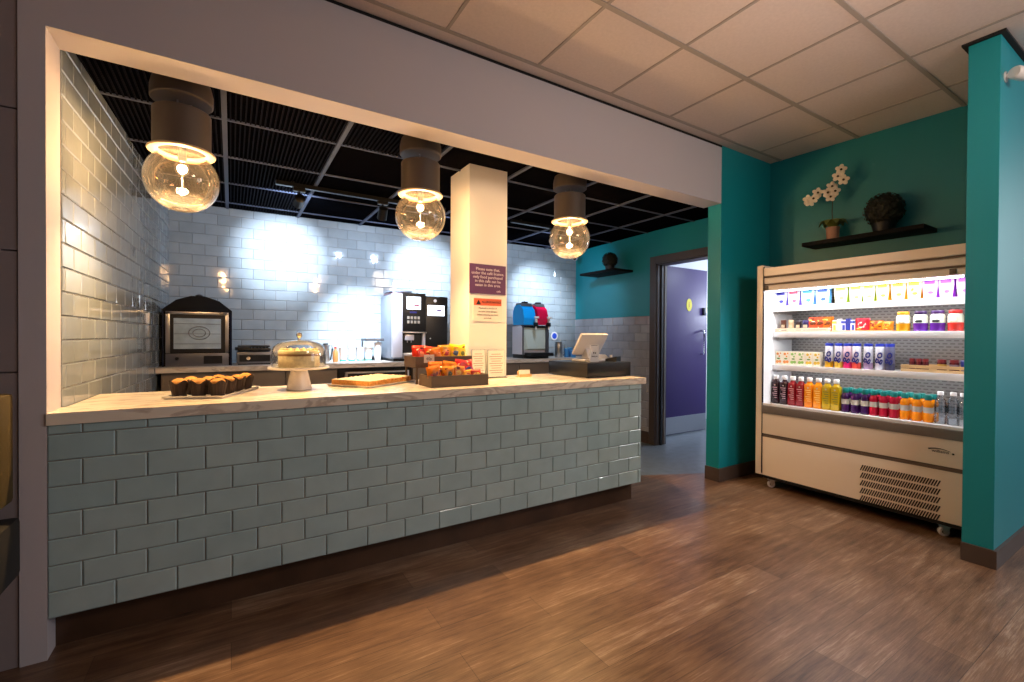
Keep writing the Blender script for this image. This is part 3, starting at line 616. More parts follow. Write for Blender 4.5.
# second shelf: in left tray
def bar(lab, x, y, w, h, col, z=1.309, tilt=0):
    t = thing('snack_bar', lab, 'snack bar', (x, y, z), 0, 'snack bars in the cream fridge tray'); mb = MB()
    bag(mb, w, h, .018, cmat(col, .3), Matrix.Rotation(tilt, 4, 'Y') @ RZ(-PI/2), seed=y*5); mb.build('wrapper', t)
    mb = MB(); X = Matrix.Rotation(tilt, 4, 'Y') @ T(-.0105, 0, h*.35) @ RZ(-PI/2); mb.box((-w*.3, -.001, 0), (w*.3, .002, h*.25), cmat('#e0cfae', .5), X); mb.build('wrapper_print', t, smooth=False)
bar('dark chocolate-brown snack bar, leftmost in the cream tray', 4.02, 2.082, .045, .10, '#5a2c1c')
bar('beige snack bar beside the brown one in the cream tray', 4.02, 2.020, .045, .10, '#c9ae8a')
bar('black snack bar between the beige and the navy ones', 4.02, 1.962, .045, .095, '#231a24')
bar('navy snack bar beside the orange crisp packets', 4.02, 1.905, .05, .095, '#28265e')
def crisp(lab, loc, w, h, t, col, deco, rz=0, tilt=0, grp=None, lean=0, cat='crisp packet'):
    o = thing('crisp_packet', lab, cat, loc, 0, grp); X = RZ(rz) @ Matrix.Rotation(tilt, 4, 'X') @ Matrix.Rotation(lean, 4, 'Y')
    mb = MB(); bag(mb, w, h, t, cmat(col, .3), X, seed=loc[0]*7+loc[1]*3); mb.build('packet', o)
    mb = MB(); mb.ball((0, -t*.47, h*.55), w*.30, cmat(deco, .35), 12, 8, X=X, sq=(1, .10, .62)); rr = random.Random(int(loc[0]*991+loc[1]*577))
    for q in range(5):
        c2 = rr.choice(['#e8c060', '#f0e0c0', '#7a2410', '#c8301c', '#f0a030']); mb.ball((rr.uniform(-.3, .3)*w, -t*.46, rr.uniform(.15, .88)*h), w*rr.uniform(.07, .17), cmat(c2, .35), 8, 6, X=X, sq=(1.3, .14, .6))
    mb.build('packet_print', o)
    return o
FG = 'crisp packets on the second fridge shelf'
for j, (y, c, n) in enumerate(((1.848, '#cf4a26', 'first red-orange'), (1.800, '#cf4a26', 'second red-orange'), (1.748, '#c96a12', 'amber'))):
    crisp('%s crisp packet leaning back in the cream fridge tray' % n, (4.02, y, 1.309), .085, .118, .03, c, '#6a2c14', -PI/2, -.12, FG)
# middle tray
for j, y in enumerate((1.686, 1.654, 1.624, 1.594, 1.563)):
    c, n = [('#e8cf50', 'yellow-topped stick'), ('#e4e6f4', 'white stick'), ('#3a50b0', 'blue'), ('#26389a', 'navy'), ('#3a50b0', 'blue and white')][j]
    t = thing('snack_pack', '%s snack pack, %s in the low beige fridge tray' % (n, ['leftmost', 'second from the left', 'third from the left', 'fourth from the left', 'beside the red packet'][j]), 'snack pack', (4.0, y, 1.308), 0, 'small snack packs in the low fridge tray')
    mb = MB(); mb.box((-.01, -.0145, 0), (.02, .0145, .088+.01*(j % 2)), cmat('#dfe0ee' if j != 3 else '#26389a', .35), bev=.003); mb.build('pack', t)
    mb = MB(); mb.box((-.011, -.0145, .062), (.021, .0145, .08), cmat(c, .35)); mb.box((-.011, -.010, .01), (-.0095, .006, .05), cmat(c, .35)); mb.build('pack_print', t, smooth=False)
crisp('bright red snack packet in the low beige fridge tray', (4.0, 1.503, 1.308), .09, .098, .03, '#d8283c', '#f0c8c0', -PI/2, -.08, FG)
crisp('orange snack packet lying beside the bright red one in the fridge', (4.0, 1.418, 1.308), .085, .078, .04, '#d87a18', '#8a2c14', -PI/2, -.1, FG)
crisp('orange snack packet beside the lidded pots in the fridge', (4.0, 1.352, 1.308), .07, .072, .04, '#e08a22', '#8a2c14', -PI/2, -.1, FG)
for j, (y, c, l, n) in enumerate(((1.262, '#eda21e', '#e8a020', 'orange'), (1.168, '#6a2aa0', '#38204e', 'purple'), (1.080, '#6a2aa0', '#4a2a66', 'purple'), (.992, '#dd3a2e', '#dd3a36', 'red'), (.9405+.0, '#c8403a', '#7a2a2a', 'dark red'))):
    if j == 4: continue
    t = thing('fruit_pot', '%s fruit pot with lid, %s' % (n, ['left of the purple pots', 'next to the orange pot', 'next to the red pot', 'at the right end of the second fridge shelf'][j]), 'fruit pot', (4.0, y, 1.302), 0, 'lidded fruit pots in the fridge')
    mb = MB(); mb.lathe([(.034, 0), (.037, .004), (.039, .06)], cmat(c, .2), 28); mb.lathe([(.039, .06), (.038, .105), (.032, .118)], cmat('#dfe4d0', .3), 28); mb.build('pot', t)
    mb = MB(); mb.lathe([(.031, .117), (.033, .12), (.033, .138), (.031, .141)], cmat(l, .3), 28); mb.build('lid', t)
    mb = MB(); mb.ball((-.037, 0, .072), .022, cmat('#2e3a3a' if j in (1, 2) else '#f4ead0', .4), 10, 6, sq=(.14, 1, .45)); mb.build('pot_print', t)
# jars in pine tray
for j, (y, n) in enumerate(((1.216, 'leftmost in the pine tray'), (1.180, 'second from the left in the pine tray'), (1.145, 'third from the left in the pine tray'), (1.062, 'with yellow label in the pine tray'), (1.000, 'at the right end of the pine tray'))):
    t = thing('small_jar', 'small dark red jar, %s' % n, 'jar', (4.02, y, 1.032), 0, 'small jars in the pine fridge tray')
    r = .017 if j < 3 else .024
    mb = MB(); mb.lathe([(r*.9, 0), (r, .004), (r, .062), (r*.85, .068)], cmat('#5c1420', .25), 20); mb.build('jar_body', t)
    mb = MB(); mb.lathe([(r*.95, .066), (r*.95, .084), (r*.9, .086)], cmat('#7a1c24', .3), 20); mb.build('lid', t)
    if j >= 3: mb = MB(); mb.lathe([(r*1.01, .03), (r*1.01, .055)], cmat('#c9a040' if j == 3 else '#8a7a8a', .4), 20, cap=False); mb.build('label_band', t)
t = thing('small_tub', 'small blue tub at the right end of the pine fridge tray', 'tub', (4.02, .948, 1.032)); mb = MB(); mb.lathe([(.018, 0), (.022, .06), (.022, .075)], cmat('#3848a8', .3), 20); mb.build('tub_body', t); mb = MB(); mb.lathe([(.0235, .075), (.0235, .083), (.021, .085)], cmat('#8088c8', .3), 20); mb.build('lid', t)

# ================================================================== RECESS SHELF, ORCHID, TOPIARY
t = tag(MB().box((4.165, 1.205, 2.040), (4.43, 2.015, 2.072), M['blackm'], bev=.002).build('floating_shelf', origin=(4.3, 1.6, 2.04)), 'long black floating shelf on the teal wall above the fridge', 'shelf')
t = thing('potted_orchid', 'white orchid in a small pinkish pot on the black shelf above the fridge', 'potted plant', (4.285, 1.83, 2.072))
mb = MB(); mb.lathe([(.036, 0), (.042, .004), (.047, .095), (.05, .10), (.05, .112), (.043, .112), (.04, .09)], M['terra'], 24); mb.build('pot', t)
mb = MB()
for k in range(9):
    a = k*2*PI/9+.3; pts = [(.01*math.cos(a), .01*math.sin(a), .10), (.05*math.cos(a), .05*math.sin(a), .15), (.085*math.cos(a), .085*math.sin(a), .165), (.10*math.cos(a), .10*math.sin(a), .135)]
    vs = []; w = (.008, .028, .028, .006); tn = Vector((-math.sin(a), math.cos(a), 0))
    for p, ww in zip(pts, w):
        p = Vector(p); vs += [p-tn*ww, p+Vector((0, 0, -.007)), p+tn*ww, p+Vector((0, 0, .003))]
    fs = []
    for i in range(3):
        for q in range(4): fs.append((i*4+q, i*4+(q+1) % 4, i*4+4+(q+1) % 4, i*4+4+q))
    fs += [(0, 3, 2, 1), (12, 13, 14, 15)]
    mb.add(vs, fs, M['leafg'])
mb.build('leaves', t)
mb = MB(); S1 = [(0, 0, .10), (-.004, .004, .25), (-.005, .0, .38), (-.02, -.02, .46), (-.04, -.07, .53)]
mb.tube(S1, [.004, .0035, .003, .0025, .002], M['stem'], 6); mb.tube([(-.005, .0, .34), (-.02, .04, .41), (-.03, .09, .42), (-.03, .15, .37)], [.003, .0025, .002, .0015], M['stem'], 6); mb.build('flower_stem', t)
def blossom(mb, c, r, face, m):
    X = T(*c) @ Vector(face).to_track_quat('Z', 'Y').to_matrix().to_4x4()
    for k in range(5): a = k*2*PI/5+.2; mb.ball((math.cos(a)*r*.62, math.sin(a)*r*.62, 0), r*.52, m, 10, 6, X=X @ T(math.cos(a)*r*.55, math.sin(a)*r*.55, 0) @ RZ(a) @ T(-math.cos(a)*r*.62, -math.sin(a)*r*.62, 0), sq=(1, .8, .16))
    mb.ball((0, 0, r*.15), r*.22, M['mustard'], 8, 6, X=X)
for c in ((-.045, -.075, .565), (-.05, -.055, .515), (-.05, -.095, .475), (-.045, -.01, .445), (-.05, .02, .40), (-.05, -.035, .40), (-.045, .0, .36), (-.05, .095, .42), (-.055, .125, .375), (-.05, .155, .36), (-.045, .175, .38)):
    mb = MB(); blossom(mb, c, .041, (-1, -.5+R.uniform(-.5, .5), R.uniform(-.3, .4)), M['petal']); mb.build('blossom', t)
def topiary(label, loc, r, pot_h=.06):
    t = thing('topiary_ball', label, 'potted plant', loc); rr = random.Random(int(loc[1]*100))
    mb = MB(); mb.lathe([(r*.45, 0), (r*.5, .004), (r*.62, pot_h+.02), (r*.55, pot_h+.02), (r*.5, pot_h)], M['blackpot'], 24); mb.build('pot', t)
    mb = MB(); cz = pot_h+r*.95; mb.ball((0, 0, cz), r*.90, M['leaf'], 24, 16, rough=.12)
    for k in range(900):
        z = rr.uniform(-1, 1); a = rr.uniform(0, 2*PI); q = math.sqrt(1-z*z); n = Vector((q*math.cos(a), q*math.sin(a), z)); p = n*r*rr.uniform(.85, 1.03)+Vector((0, 0, cz))
        tn = n.orthogonal().normalized(); tn = Matrix.Rotation(rr.uniform(0, 6.28), 3, n) @ tn; s_ = r*.10; bn = (n.cross(tn)*.5+n*rr.uniform(-.2, .7)).normalized()
        mb.add([p-tn*s_, p-bn*s_*.6, p+tn*s_, p+bn*s_*.6], [(0, 1, 2, 3)], M['leaf'])
    mb.build('foliage', t, smooth=False); return t
topiary('dark round topiary ball in a black pot on the shelf above the fridge', (4.285, 1.478, 2.072), .128, .055)
tag(MB().box((3.90, 3.985, 2.060), (4.215, 4.62, 2.088), M['blackm'], bev=.002).build('floating_shelf', origin=(4.05, 4.5, 2.06)), 'black floating shelf on the teal kitchen wall near the door', 'shelf')
topiary('dark round topiary ball on the black kitchen shelf left of the purple door', (4.07, 4.24, 2.088), .098, .05)

# ================================================================== PILLAR SIGNS
PY = 2.95
t = thing('purple_notice', 'purple notice with white lettering on the white pillar', 'sign', (1.611, PY, 1.675)); mb = MB(); mb.box((-.152, -.004, -.108), (.152, .0, .108), M['signp']); mb.build('board', t, smooth=False)
for k, s_ in enumerate(('Please note that,', 'under the café licence,', 'only food purchased', 'in this café can be', 'eaten in this area.')):
    text(s_, .030, M['inkw'], T(0, -.0045, .072-.029*k) @ FACE_Y, 'lettering', t)
text('café', .022, M['inkw'], T(.09, -.0045, -.085) @ FACE_Y, 'lettering', t)
t = thing('allergen_notice', 'white paper notice with an orange band, below the purple notice', 'sign', (1.611, PY, 1.45)); mb = MB(); mb.box((-.122, -.003, -.085), (.122, .0, .085), M['paper']); mb.build('sheet', t, smooth=False)
mb = MB(); mb.box((-.115, -.004, .032), (.115, -.003, .082), M['orange']); mb.build('orange_band', t, smooth=False)
mb = MB(); mb.prism([(-.098, .038), (-.058, .038), (-.078, .072)], -.0052, -.004, M['inkb'], 'y'); mb.build('warning_triangle', t, smooth=False)
text('ALLERGY NOTICE', .020, M['inkb'], T(.03, -.0045, .057) @ FACE_Y, 'lettering', t)
for k, s_ in enumerate(('Please ask a member of', 'our team about allergens', 'before ordering your food', 'and drink.')):
    text(s_, .016, M['ink'], T(0, -.0035, .012-.024*k) @ FACE_Y, 'lettering', t)
def menu(label, x, w, h, tilt):
    t = thing('menu_holder', label, 'menu holder', (x, 2.915, .948)); X = Matrix.Rotation(tilt, 4, 'X')
    mb = MB(); mb.box((-w/2, -.003, .004), (w/2, .003, h), M['clear'], X); mb.box((-w/2, -.03, 0), (w/2, .03, .004), M['clear']); mb.build('acrylic_stand', t, smooth=False)
    mb = MB(); mb.box((-w/2+.006, -.0045, .010), (w/2-.006, -.0032, h-.006), M['paper'], X); mb.build('menu_card', t, smooth=False)
    mb = MB()
    for k in range(int(h/.017)-3):
        wd = w*(.28+.12*((k*5) % 3)/2); mb.box((-wd, -.0052, h-.035-.017*k), (wd*.9, -.0044, h-.031-.017*k), M['ink'], X)
    mb.build('menu_lines', t, smooth=False)
menu('clear menu holder with a white menu card, left of the two at the pillar', 1.522, .11, .212, -.06); menu('clear menu holder with a white menu card, right of the two at the pillar', 1.668, .150, .208, -.03)
t = thing('card_holder', 'small beige card holder on the worktop right of the menu holders', 'card holder', (1.90, 2.90, .948)); mb = MB(); mb.box((-.055, -.03, 0), (.055, .03, .006), M['pine']); mb.box((-.055, -.03, .006), (.055, -.024, .022), M['pine']); mb.box((-.055, .0, .006), (.055, .006, .045), M['pine']); mb.build('stand', t, smooth=False); mb = MB(); mb.box((-.045, -.022, .006), (.045, -.004, .052), M['paper'], Matrix.Rotation(-.1, 4, 'X')); mb.build('cards', t, smooth=False)

# ================================================================== WORKTOP GOODS
ZT = .948
# muffins
ca, sa = math.cos(math.radians(67)), math.sin(math.radians(67)); tc = Vector((-.070, 2.815, ZT)); lu = Vector((ca, sa, 0)); lv = Vector((-sa, ca, 0))
t = thing('serving_platter', 'white rectangular platter of muffins on the marble worktop', 'platter', tc, math.radians(67)); mb = MB()
def tray_shape(mb, L, W, m, h=.014):
    mb.add([(-L*.94, -W*.92, 0), (L*.94, -W*.92, 0), (L*.94, W*.92, 0), (-L*.94, W*.92, 0), (-L, -W, h), (L, -W, h), (L, W, h), (-L, W, h), (-L*.95, -W*.93, h), (L*.95, -W*.93, h), (L*.95, W*.93, h), (-L*.95, W*.93, h), (-L*.92, -W*.9, .006), (L*.92, -W*.9, .006), (L*.92, W*.9, .006), (-L*.92, W*.9, .006)],
        [(3, 2, 1, 0), (0, 1, 5, 4), (1, 2, 6, 5), (2, 3, 7, 6), (3, 0, 4, 7), (4, 5, 9, 8), (5, 6, 10, 9), (6, 7, 11, 10), (7, 4, 8, 11), (8, 9, 13, 12), (9, 10, 14, 13), (10, 11, 15, 14), (11, 8, 12, 15), (12, 13, 14, 15)], m)
tray_shape(mb, .225, .135, M['ceram']); mb.build('platter', t, smooth=False)
def muffin():
    t = thing('muffin', '', 'muffin', group='muffins on the white platter'); mb = MB(); n = 32; vs = []; fs = []
    for i, (r0, z) in enumerate(((.027, 0), (.033, .035), (.040, .070), (.038, .068), (.031, .03))):
        for k in range(n): r = r0*(1+.06*(k % 2 if i < 3 else 0)); a = 2*PI*k/n; vs.append((r*math.cos(a), r*math.sin(a), z+(.009*math.sin(k*PI/4)+.002 if i in (2, 3) else 0)))
    for i in range(4):
        for k in range(n): q = (k+1) % n; fs.append((i*n+k, i*n+q, (i+1)*n+q, (i+1)*n+k))
    fs.append(tuple(reversed(range(n)))); mb.add(vs, fs, M['case']); mb.build('paper_case', t)
    mb = MB(); mb.ball((0, 0, .064), .0335, M['muffin'], 20, 12, sq=(1, 1, .72), rough=.12, seed=3); mb.build('muffin_top', t); return t
mf = muffin(); first = True
MP = [(-.165, -.085, 'at the right front corner'), (-.165, .0, 'middle of the front edge'), (-.165, .085, 'at the left front corner'), (-.06, -.085, 'second along the right edge'), (.045, -.085, 'third along the right edge'), (.150, -.085, 'at the far right corner'),
      (-.06, .005, 'second in the middle row'), (.045, .005, 'third in the middle row'), (-.06, .088, 'second along the left edge')]
for a, b, l in MP:
    p = tc + lu*a + lv*b; p.z = ZT+.0065; mf.scale = (1, 1, 1); lab = 'golden muffin in brown case, %s of platter' % l
    if first: mf.location = p; mf['label'] = lab; first = False
    else: copy_tree(mf, loc=p, rz=R.uniform(0, 6), label=lab)
# cake stand, cake, dome
cx, cy = .325, 2.805
t = thing('cake_stand', 'white ceramic pedestal cake stand under a glass dome', 'cake stand', (cx, cy, ZT)); mb = MB()
mb.lathe([(.064, 0), (.067, .003), (.066, .008), (.044, .108), (.048, .114)], M['ceram'], 36); mb.build('pedestal', t)
mb = MB(); mb.lathe([(.05, .110), (.150, .117), (.158, .122), (.158, .130), (.150, .130), (.146, .126)], M['ceram'], 48); mb.build('plate', t)
t = thing('sponge_cake', 'round layered sponge cake with golden top under the glass dome', 'cake', (cx, cy, ZT+.1265)); r = .106
mb = MB(); mb.lathe([(r*.97, 0), (r, .006), (r, .040)], M['sponge'], 48); mb.lathe([(r, .048), (r, .066)], M['sponge'], 48); mb.build('sponge', t)
mb = MB(); mb.lathe([(r*.99, .040), (r*.995, .048)], M['sponge'], 48); mb.lathe([(r*1.0, .064), (r*1.012, .070), (r, .078)], M['jam'], 48); mb.build('filling', t)
mb = MB(); mb.lathe([(r*1.0, .074), (r*1.02, .080), (r*1.0, .092), (r*.92, .097), (.001, .097)], M['icing'], 48)
for k in range(16): a = k*PI/8; mb.ball((r*.85*math.cos(a), r*.85*math.sin(a), .098), .010, M['icing'], 8, 6)
mb.build('topping', t)
t = thing('glass_dome', 'clear glass cake dome with a chrome knob on the cake stand', 'cake dome', (cx, cy, ZT+.130))
mb = MB(); mb.lathe([(.139, 0), (.140, .055), (.138, .088), (.129, .113), (.108, .131), (.06, .146), (.008, .151)], M['clear'], 48, cap=False); mb.lathe([(.139, .0), (.140, .003), (.136, .006)], M['clear'], 48, cap=False); mb.build('dome', t)
mb = MB(); mb.lathe([(.007, .150), (.006, .160), (.014, .170), (.016, .180), (.011, .190), (.002, .193)], M['chrome'], 20); mb.build('knob', t)
# tray bake
ta = math.radians(36); tp = Vector((.770, 2.925, ZT))
t = thing('serving_board', 'white rectangular tray carrying the crumble slices', 'tray', tp, ta); mb = MB(); tray_shape(mb, .235, .165, M['ceram'], .012); mb.build('platter', t, smooth=False)
def slab(label, off, L, W):
    p = tp + RZ(ta).to_3x3() @ Vector(off); p.z = ZT+.0065
    t = thing('traybake_slab', label, 'tray bake', p, ta, 'crumble slabs on the white tray')
    n = 28; m_ = 18; vs = []; fs = []
    for j in range(m_+1):
        for i in range(n+1):
            x = -L+2*L*i/n; y = -W+2*W*j/m_; e = min(1, min(i, n-i, j, m_-j)/1.5)
            vs.append((x, y, .032+.010*noise.noise(Vector((x*60, y*60, off[0]*9)))*e + .004*e))
    fs = [(j*(n+1)+i, j*(n+1)+i+1, (j+1)*(n+1)+i+1, (j+1)*(n+1)+i) for j in range(m_) for i in range(n)]
    mb = MB(); mb.add(vs, fs, M['sugar']); mb.build('crumb_topping', t, smooth=True, ang=60)
    mb = MB(); mb.box((-L, -W, 0), (L, W, .032), M['crumble'], bev=.003)
    for k in range(40): mb.ball((R.uniform(-L, L), -W+.001, R.uniform(.006, .03)), .006, M['crumble'], 6, 4)
    mb.build('base_layer', t)
slab('sugar-dusted crumble slab on the left half of the white tray', (-.107, .0, 0), .100, .145); slab('sugar-dusted crumble slab on the right half of the white tray', (.107, .0, 0), .100, .145)
# crisp display boxes
def open_box(name, label, loc, w, d, h, feet=0):
    t = thing(name, label, 'display box', loc); mb = MB(); th = .012
    mb.box((0, 0, 0), (w, d, th), M['traywood']); mb.box((0, 0, th), (w, th, h), M['traywood'], bev=.0015); mb.box((0, d-th, th), (w, d, h), M['traywood'], bev=.0015); mb.box((0, th, th), (th, d-th, h), M['traywood']); mb.box((w-th, th, th), (w, d-th, h), M['traywood']); mb.build('box', t, smooth=False)
    if feet:
        for x in (.006, w-.018):
            for y in (.004, d-.016):
                mb = MB(); mb.box((x, y, -feet), (x+.012, y+.012, 0), M['traywood']); mb.build('leg', t, smooth=False)
    return t
open_box('crisp_box', 'lower brown wooden box of crisp packets at the front of the worktop', (1.0, 2.515, ZT), .382, .205, .068)
b2 = open_box('crisp_box', 'upper brown wooden box of crisp packets raised behind the lower one', (.985, 2.745, 1.052), .397, .22, .070, .104)
t = thing('price_card', 'small white price card clipped to the raised crisp box', 'price card', (1.075, 2.745, 1.105)); mb = MB(); mb.box((-.035, -.002, -.022), (.035, .0, .03), M['paper'], bev=.0008); mb.build('card', t, smooth=False)
text('60p', .026, M['inkb'], T(0, -.0024, .004) @ FACE_Y, 'lettering', t)
CG1 = 'crisp packets in the lower wooden box'; CG2 = 'crisp packets in the raised wooden box'
for j, (x, y, c, d, l, rz, h) in enumerate(((1.055, 2.575, '#e07a14', '#8a3a0e', 'orange crisp packet, leftmost in front row', .15, .115), (1.125, 2.572, '#e88a1a', '#3a4a2e', 'orange crisp packet with dark print, second in front row', -.1, .11), (1.195, 2.578, '#e07a14', '#f0c040', 'orange crisp packet, middle of the front row', .1, .112), (1.262, 2.580, '#e9a028', '#c23a1a', 'amber crisp packet beside the red ones', -.12, .08), (1.322, 2.578, '#d8402a', '#f0c040', 'red crisp packet, rightmost in front row', .12, .082),
        (1.245, 2.645, '#c8222a', '#26388a', 'red and blue crisp packet at the back', -.05, .145), (1.315, 2.648, '#c8222a', '#26388a', 'red and blue crisp packet at the back right corner', .1, .14), (1.085, 2.648, '#e07a14', '#8a3a0e', 'orange crisp packet at the back left corner', .05, .135), (1.165, 2.65, '#e88a1a', '#8a3a0e', 'orange crisp packet in the middle of the back row', -.06, .135))):
    crisp(l + ' of the lower box', (x, y, ZT+.013), .098, h, .048, c, d, rz*1.5, -.14, CG1, lean=(j % 3-1)*.16)
for j, (x, y, c, d, l, rz, h) in enumerate(((1.035, 2.815, '#d8321e', '#f08a5a', 'red crisp packet, leftmost', .1, .128), (1.095, 2.82, '#dd3a20', '#7a1a10', 'red crisp packet, second from the left', -.12, .122), (1.155, 2.81, '#e0742a', '#c8281a', 'red-orange crisp packet, third from the left', .1, .115), (1.215, 2.815, '#ee9a1e', '#c8281a', 'orange crisp packet beside the yellow ones', -.08, .13), (1.278, 2.815, '#f0cc1a', '#4a5a7a', 'yellow crisp packet beside the orange one', .08, .135), (1.338, 2.815, '#f2d422', '#8a8a2e', 'yellow crisp packet, rightmost', -.1, .13))):
    crisp(l + ' in the raised box', (x, y, 1.065), .095, h, .048, c, d, rz*1.5, -.1, CG2, lean=((j+1) % 3-1)*.16)
# till
tl = thing('cash_drawer', 'black cash drawer box on the right end of the worktop', 'cash drawer', (2.232, 2.55, ZT), .035); mb = MB(); mb.box((0, 0, .004), (.465, .46, .112), M['black'], bev=.004); mb.build('casing', tl)
mb = MB(); mb.box((.02, .458, .02), (.45, .466, .09), M['rubber']); mb.build('drawer_front', tl, smooth=False)
for x in (.03, .43):
    for y in (.03, .43): mb = MB(); mb.cyl((x, y, 0), (x, y, .006), .012, M['rubber']); mb.build('foot', tl)
zt2 = ZT+.112
t = thing('tablet_till', 'white tablet till tilted on its stand on the black cash drawer', 'till', (2.46, 2.80, zt2), .03)
mb = MB(); mb.box((-.12, -.09, 0), (.10, .07, .022), M['ceram'], bev=.008); mb.build('base', t)
mb = MB(); mb.prism([(-.03, .02), (.05, .02), (.03, .10), (.0, .10)], -.03, .03, M['ceram'], 'x'); mb.build('neck', t)
mb = MB(); X = T(.01, .0, .125) @ Matrix.Rotation(math.radians(34), 4, 'X'); mb.box((-.145, -.012, -.085), (.145, .012, .115), M['ceram'], X, bev=.012); tb = mb.build('tablet', t)
mb = MB(); mb.box((-.125, .0121, -.07), (.125, .0135, .10), M['black'], X); mb.build('screen', tb, smooth=False)
t = thing('display_card', 'small white upright card with printing standing before the tablet till', 'sign', (2.392, 2.655, zt2), .02); mb = MB(); mb.box((-.045, -.003, 0), (.045, .003, .135), M['ceram'], bev=.001); mb.box((-.045, -.003, 0), (.045, .04, .004), M['ceram']); mb.build('card', t, smooth=False)
mb = MB(); mb.box((-.035, -.0042, .128), (.03, -.003, .131), M['inkb']); mb.ball((-.008, -.0035, .072), .007, M['inkb'], 8, 6, sq=(1, .1, 1)); mb.ball((.010, -.0035, .07), .006, M['inkb'], 8, 6, sq=(1, .1, 1)); mb.build('print', t, smooth=False)
text('thank you', .016, M['inkb'], T(0, -.0035, .045) @ FACE_Y, 'lettering', t)
t = thing('receipt_printer', 'small cream wedge-shaped receipt printer at the right of the tablet till', 'printer', (2.585, 2.82, zt2), .05); mb = MB(); mb.prism([(-.06, 0), (.075, 0), (.075, .018), (.02, .052), (-.06, .052)], -.06, .06, M['cream'], 'y'); mb.build('casing', t, smooth=False); mb = MB(); mb.box((-.05, -.02, .052), (.0, .03, .055), M['paper']); mb.build('paper_slot', t, smooth=False)
t = thing('card_terminal', 'black card terminal on the right edge of the cash drawer', 'card terminal', (2.645, 2.71, zt2), .3); mb = MB(); mb.prism([(-.05, 0), (.05, 0), (.05, .018), (-.05, .04)], -.035, .035, M['black'], 'x'); mb.build('casing', t, smooth=False); mb = MB(); mb.cyl((0, .02, .03), (0, .02, .05), .012, M['ceram']); mb.build('paper_roll', t)

# ================================================================== BACK COUNTER
bz = .985; YB = 4.56
t = tag(MB().prism([(-.515, YB), (4.18, YB), (4.18, 5.145), (-.488, 5.255)], bz-.042, bz, M['worktop']).build('back_worktop', origin=(1.8, 4.8, bz-.042), smooth=False), 'pale back worktop running along the tiled rear wall', 'worktop')
def cabinet(x0, x1, label, doors=2):
    t = thing('base_cabinet', label, 'cabinet', ((x0+x1)/2, YB+.04, 0), 0, 'taupe base cabinets under the back worktop'); w = (x1-x0)/2
    mb = MB(); mb.box((-w, .02, .10), (w, .52, bz-.043), M['cab']); mb.box((-w, .06, 0), (w, .5, .10), M['black']); mb.build('body', t, smooth=False)
    for k in range(doors):
        a = -w+.003+k*2*w/doors; b = a+2*w/doors-.006; mb = MB(); mb.box((a, 0, .105), (b, .02, .745), M['cab'], bev=.002); d = mb.build('door', t)
        mb = MB(); mb.box((b-.03, -.02, .60), (b-.018, 0, .72), M['steel'], bev=.002); mb.build('handle', d)
        mb = MB(); mb.box((a, 0, .752), (b, .02, bz-.048), M['cab'], bev=.002); d = mb.build('drawer', t)
cabinet(-.485, .42, 'taupe base cabinet beneath the black oven'); cabinet(.422, .87, 'taupe base cabinet left of the under-counter fridge', 1); cabinet(1.62, 2.95, 'taupe base cabinet behind the white pillar'); cabinet(2.952, 4.17, 'taupe base cabinet beneath the slush machine')
t = thing('undercounter_fridge', 'black under-counter fridge with a steel-trimmed top under the back worktop', 'fridge', (1.245, YB+.03, 0)); mb = MB(); mb.box((-.365, .02, .02), (.365, .52, bz-.045), M['black']); mb.build('body', t, smooth=False)
mb = MB(); mb.box((-.31, -.012, .08), (.33, .02, .90), M['steel'], bev=.003); mb.box((-.285, -.014, .11), (.305, -.011, .885), M['black']); d = mb.build('door', t)
mb = MB(); mb.tube([(-.2, -.05, .845), (.22, -.05, .845)], .008, M['chrome']); mb.cyl((-.18, -.05, .845), (-.18, -.012, .845), .006, M['chrome']); mb.cyl((.20, -.05, .845), (.20, -.012, .845), .006, M['chrome']); mb.build('handle', d)
# oven
ox = -.243; oy = 4.72
t = thing('convection_oven', 'black arched-top convection oven with a steel-framed glass door', 'oven', (ox, oy, bz)); mb = MB(); w = .247
arch = [(-w, .0), (w, .0), (w, .475), (w*.62, .555), (w*.2, .592), (-w*.2, .592), (-w*.62, .555), (-w, .475)]
mb.prism(arch, .02, .44, M['blackm'], 'y'); mb.build('body', t, smooth=False)
mb = MB(); mb.prism([(-w, .465), (w, .465), (w, .48), (w*.62, .562), (w*.2, .60), (-w*.2, .60), (-w*.62, .562), (-w, .48)], -.004, .03, M['blackm'], 'y'); mb.build('hood', t, smooth=False)
mb = MB()
for s_ in (-1, 1): mb.box((s_*w-.012*(s_ > 0), -.002, 0), (s_*w+.012*(s_ < 0), .022, .47), M['bluedark'])
mb.build('side_trim', t, smooth=False)
mb = MB(); a, b = -.222, .222
mb.box((a, -.02, .115), (a+.03, .02, .462), M['steel'], bev=.002); mb.box((b-.026, -.02, .115), (b, .02, .462), M['steel'], bev=.002); mb.box((a, -.02, .440), (b, .02, .464), M['steel'], bev=.002); mb.box((a+.028, -.012, .115), (b-.024, .02, .441), M['black']); d = mb.build('door', t)
mb = MB(); mb.box((-.168, -.0135, .150), (.165, -.0122, .408), M['ovenglass'])
mb.build('window', d, smooth=False)
mb = MB()
for z in (.19, .275, .36): mb.box((-.165, -.0155, z), (.162, -.0137, z+.004), M['steeld'])
ring = [(.075*math.cos(k*PI/12)+.01, -.0155, .285+.055*math.sin(k*PI/12)) for k in range(24)]; mb.tube(ring+[ring[0]], .003, M['steeld'], 6)
ring = [(.045*math.cos(k*PI/12)+.01, -.0155, .285+.033*math.sin(k*PI/12)) for k in range(24)]; mb.tube(ring+[ring[0]], .003, M['steeld'], 6); mb.build('fan_and_racks', d)
mb = MB(); mb.box((b-.075, -.028, .448), (b-.01, -.018, .462), M['chrome'], bev=.002); mb.build('door_catch', d)
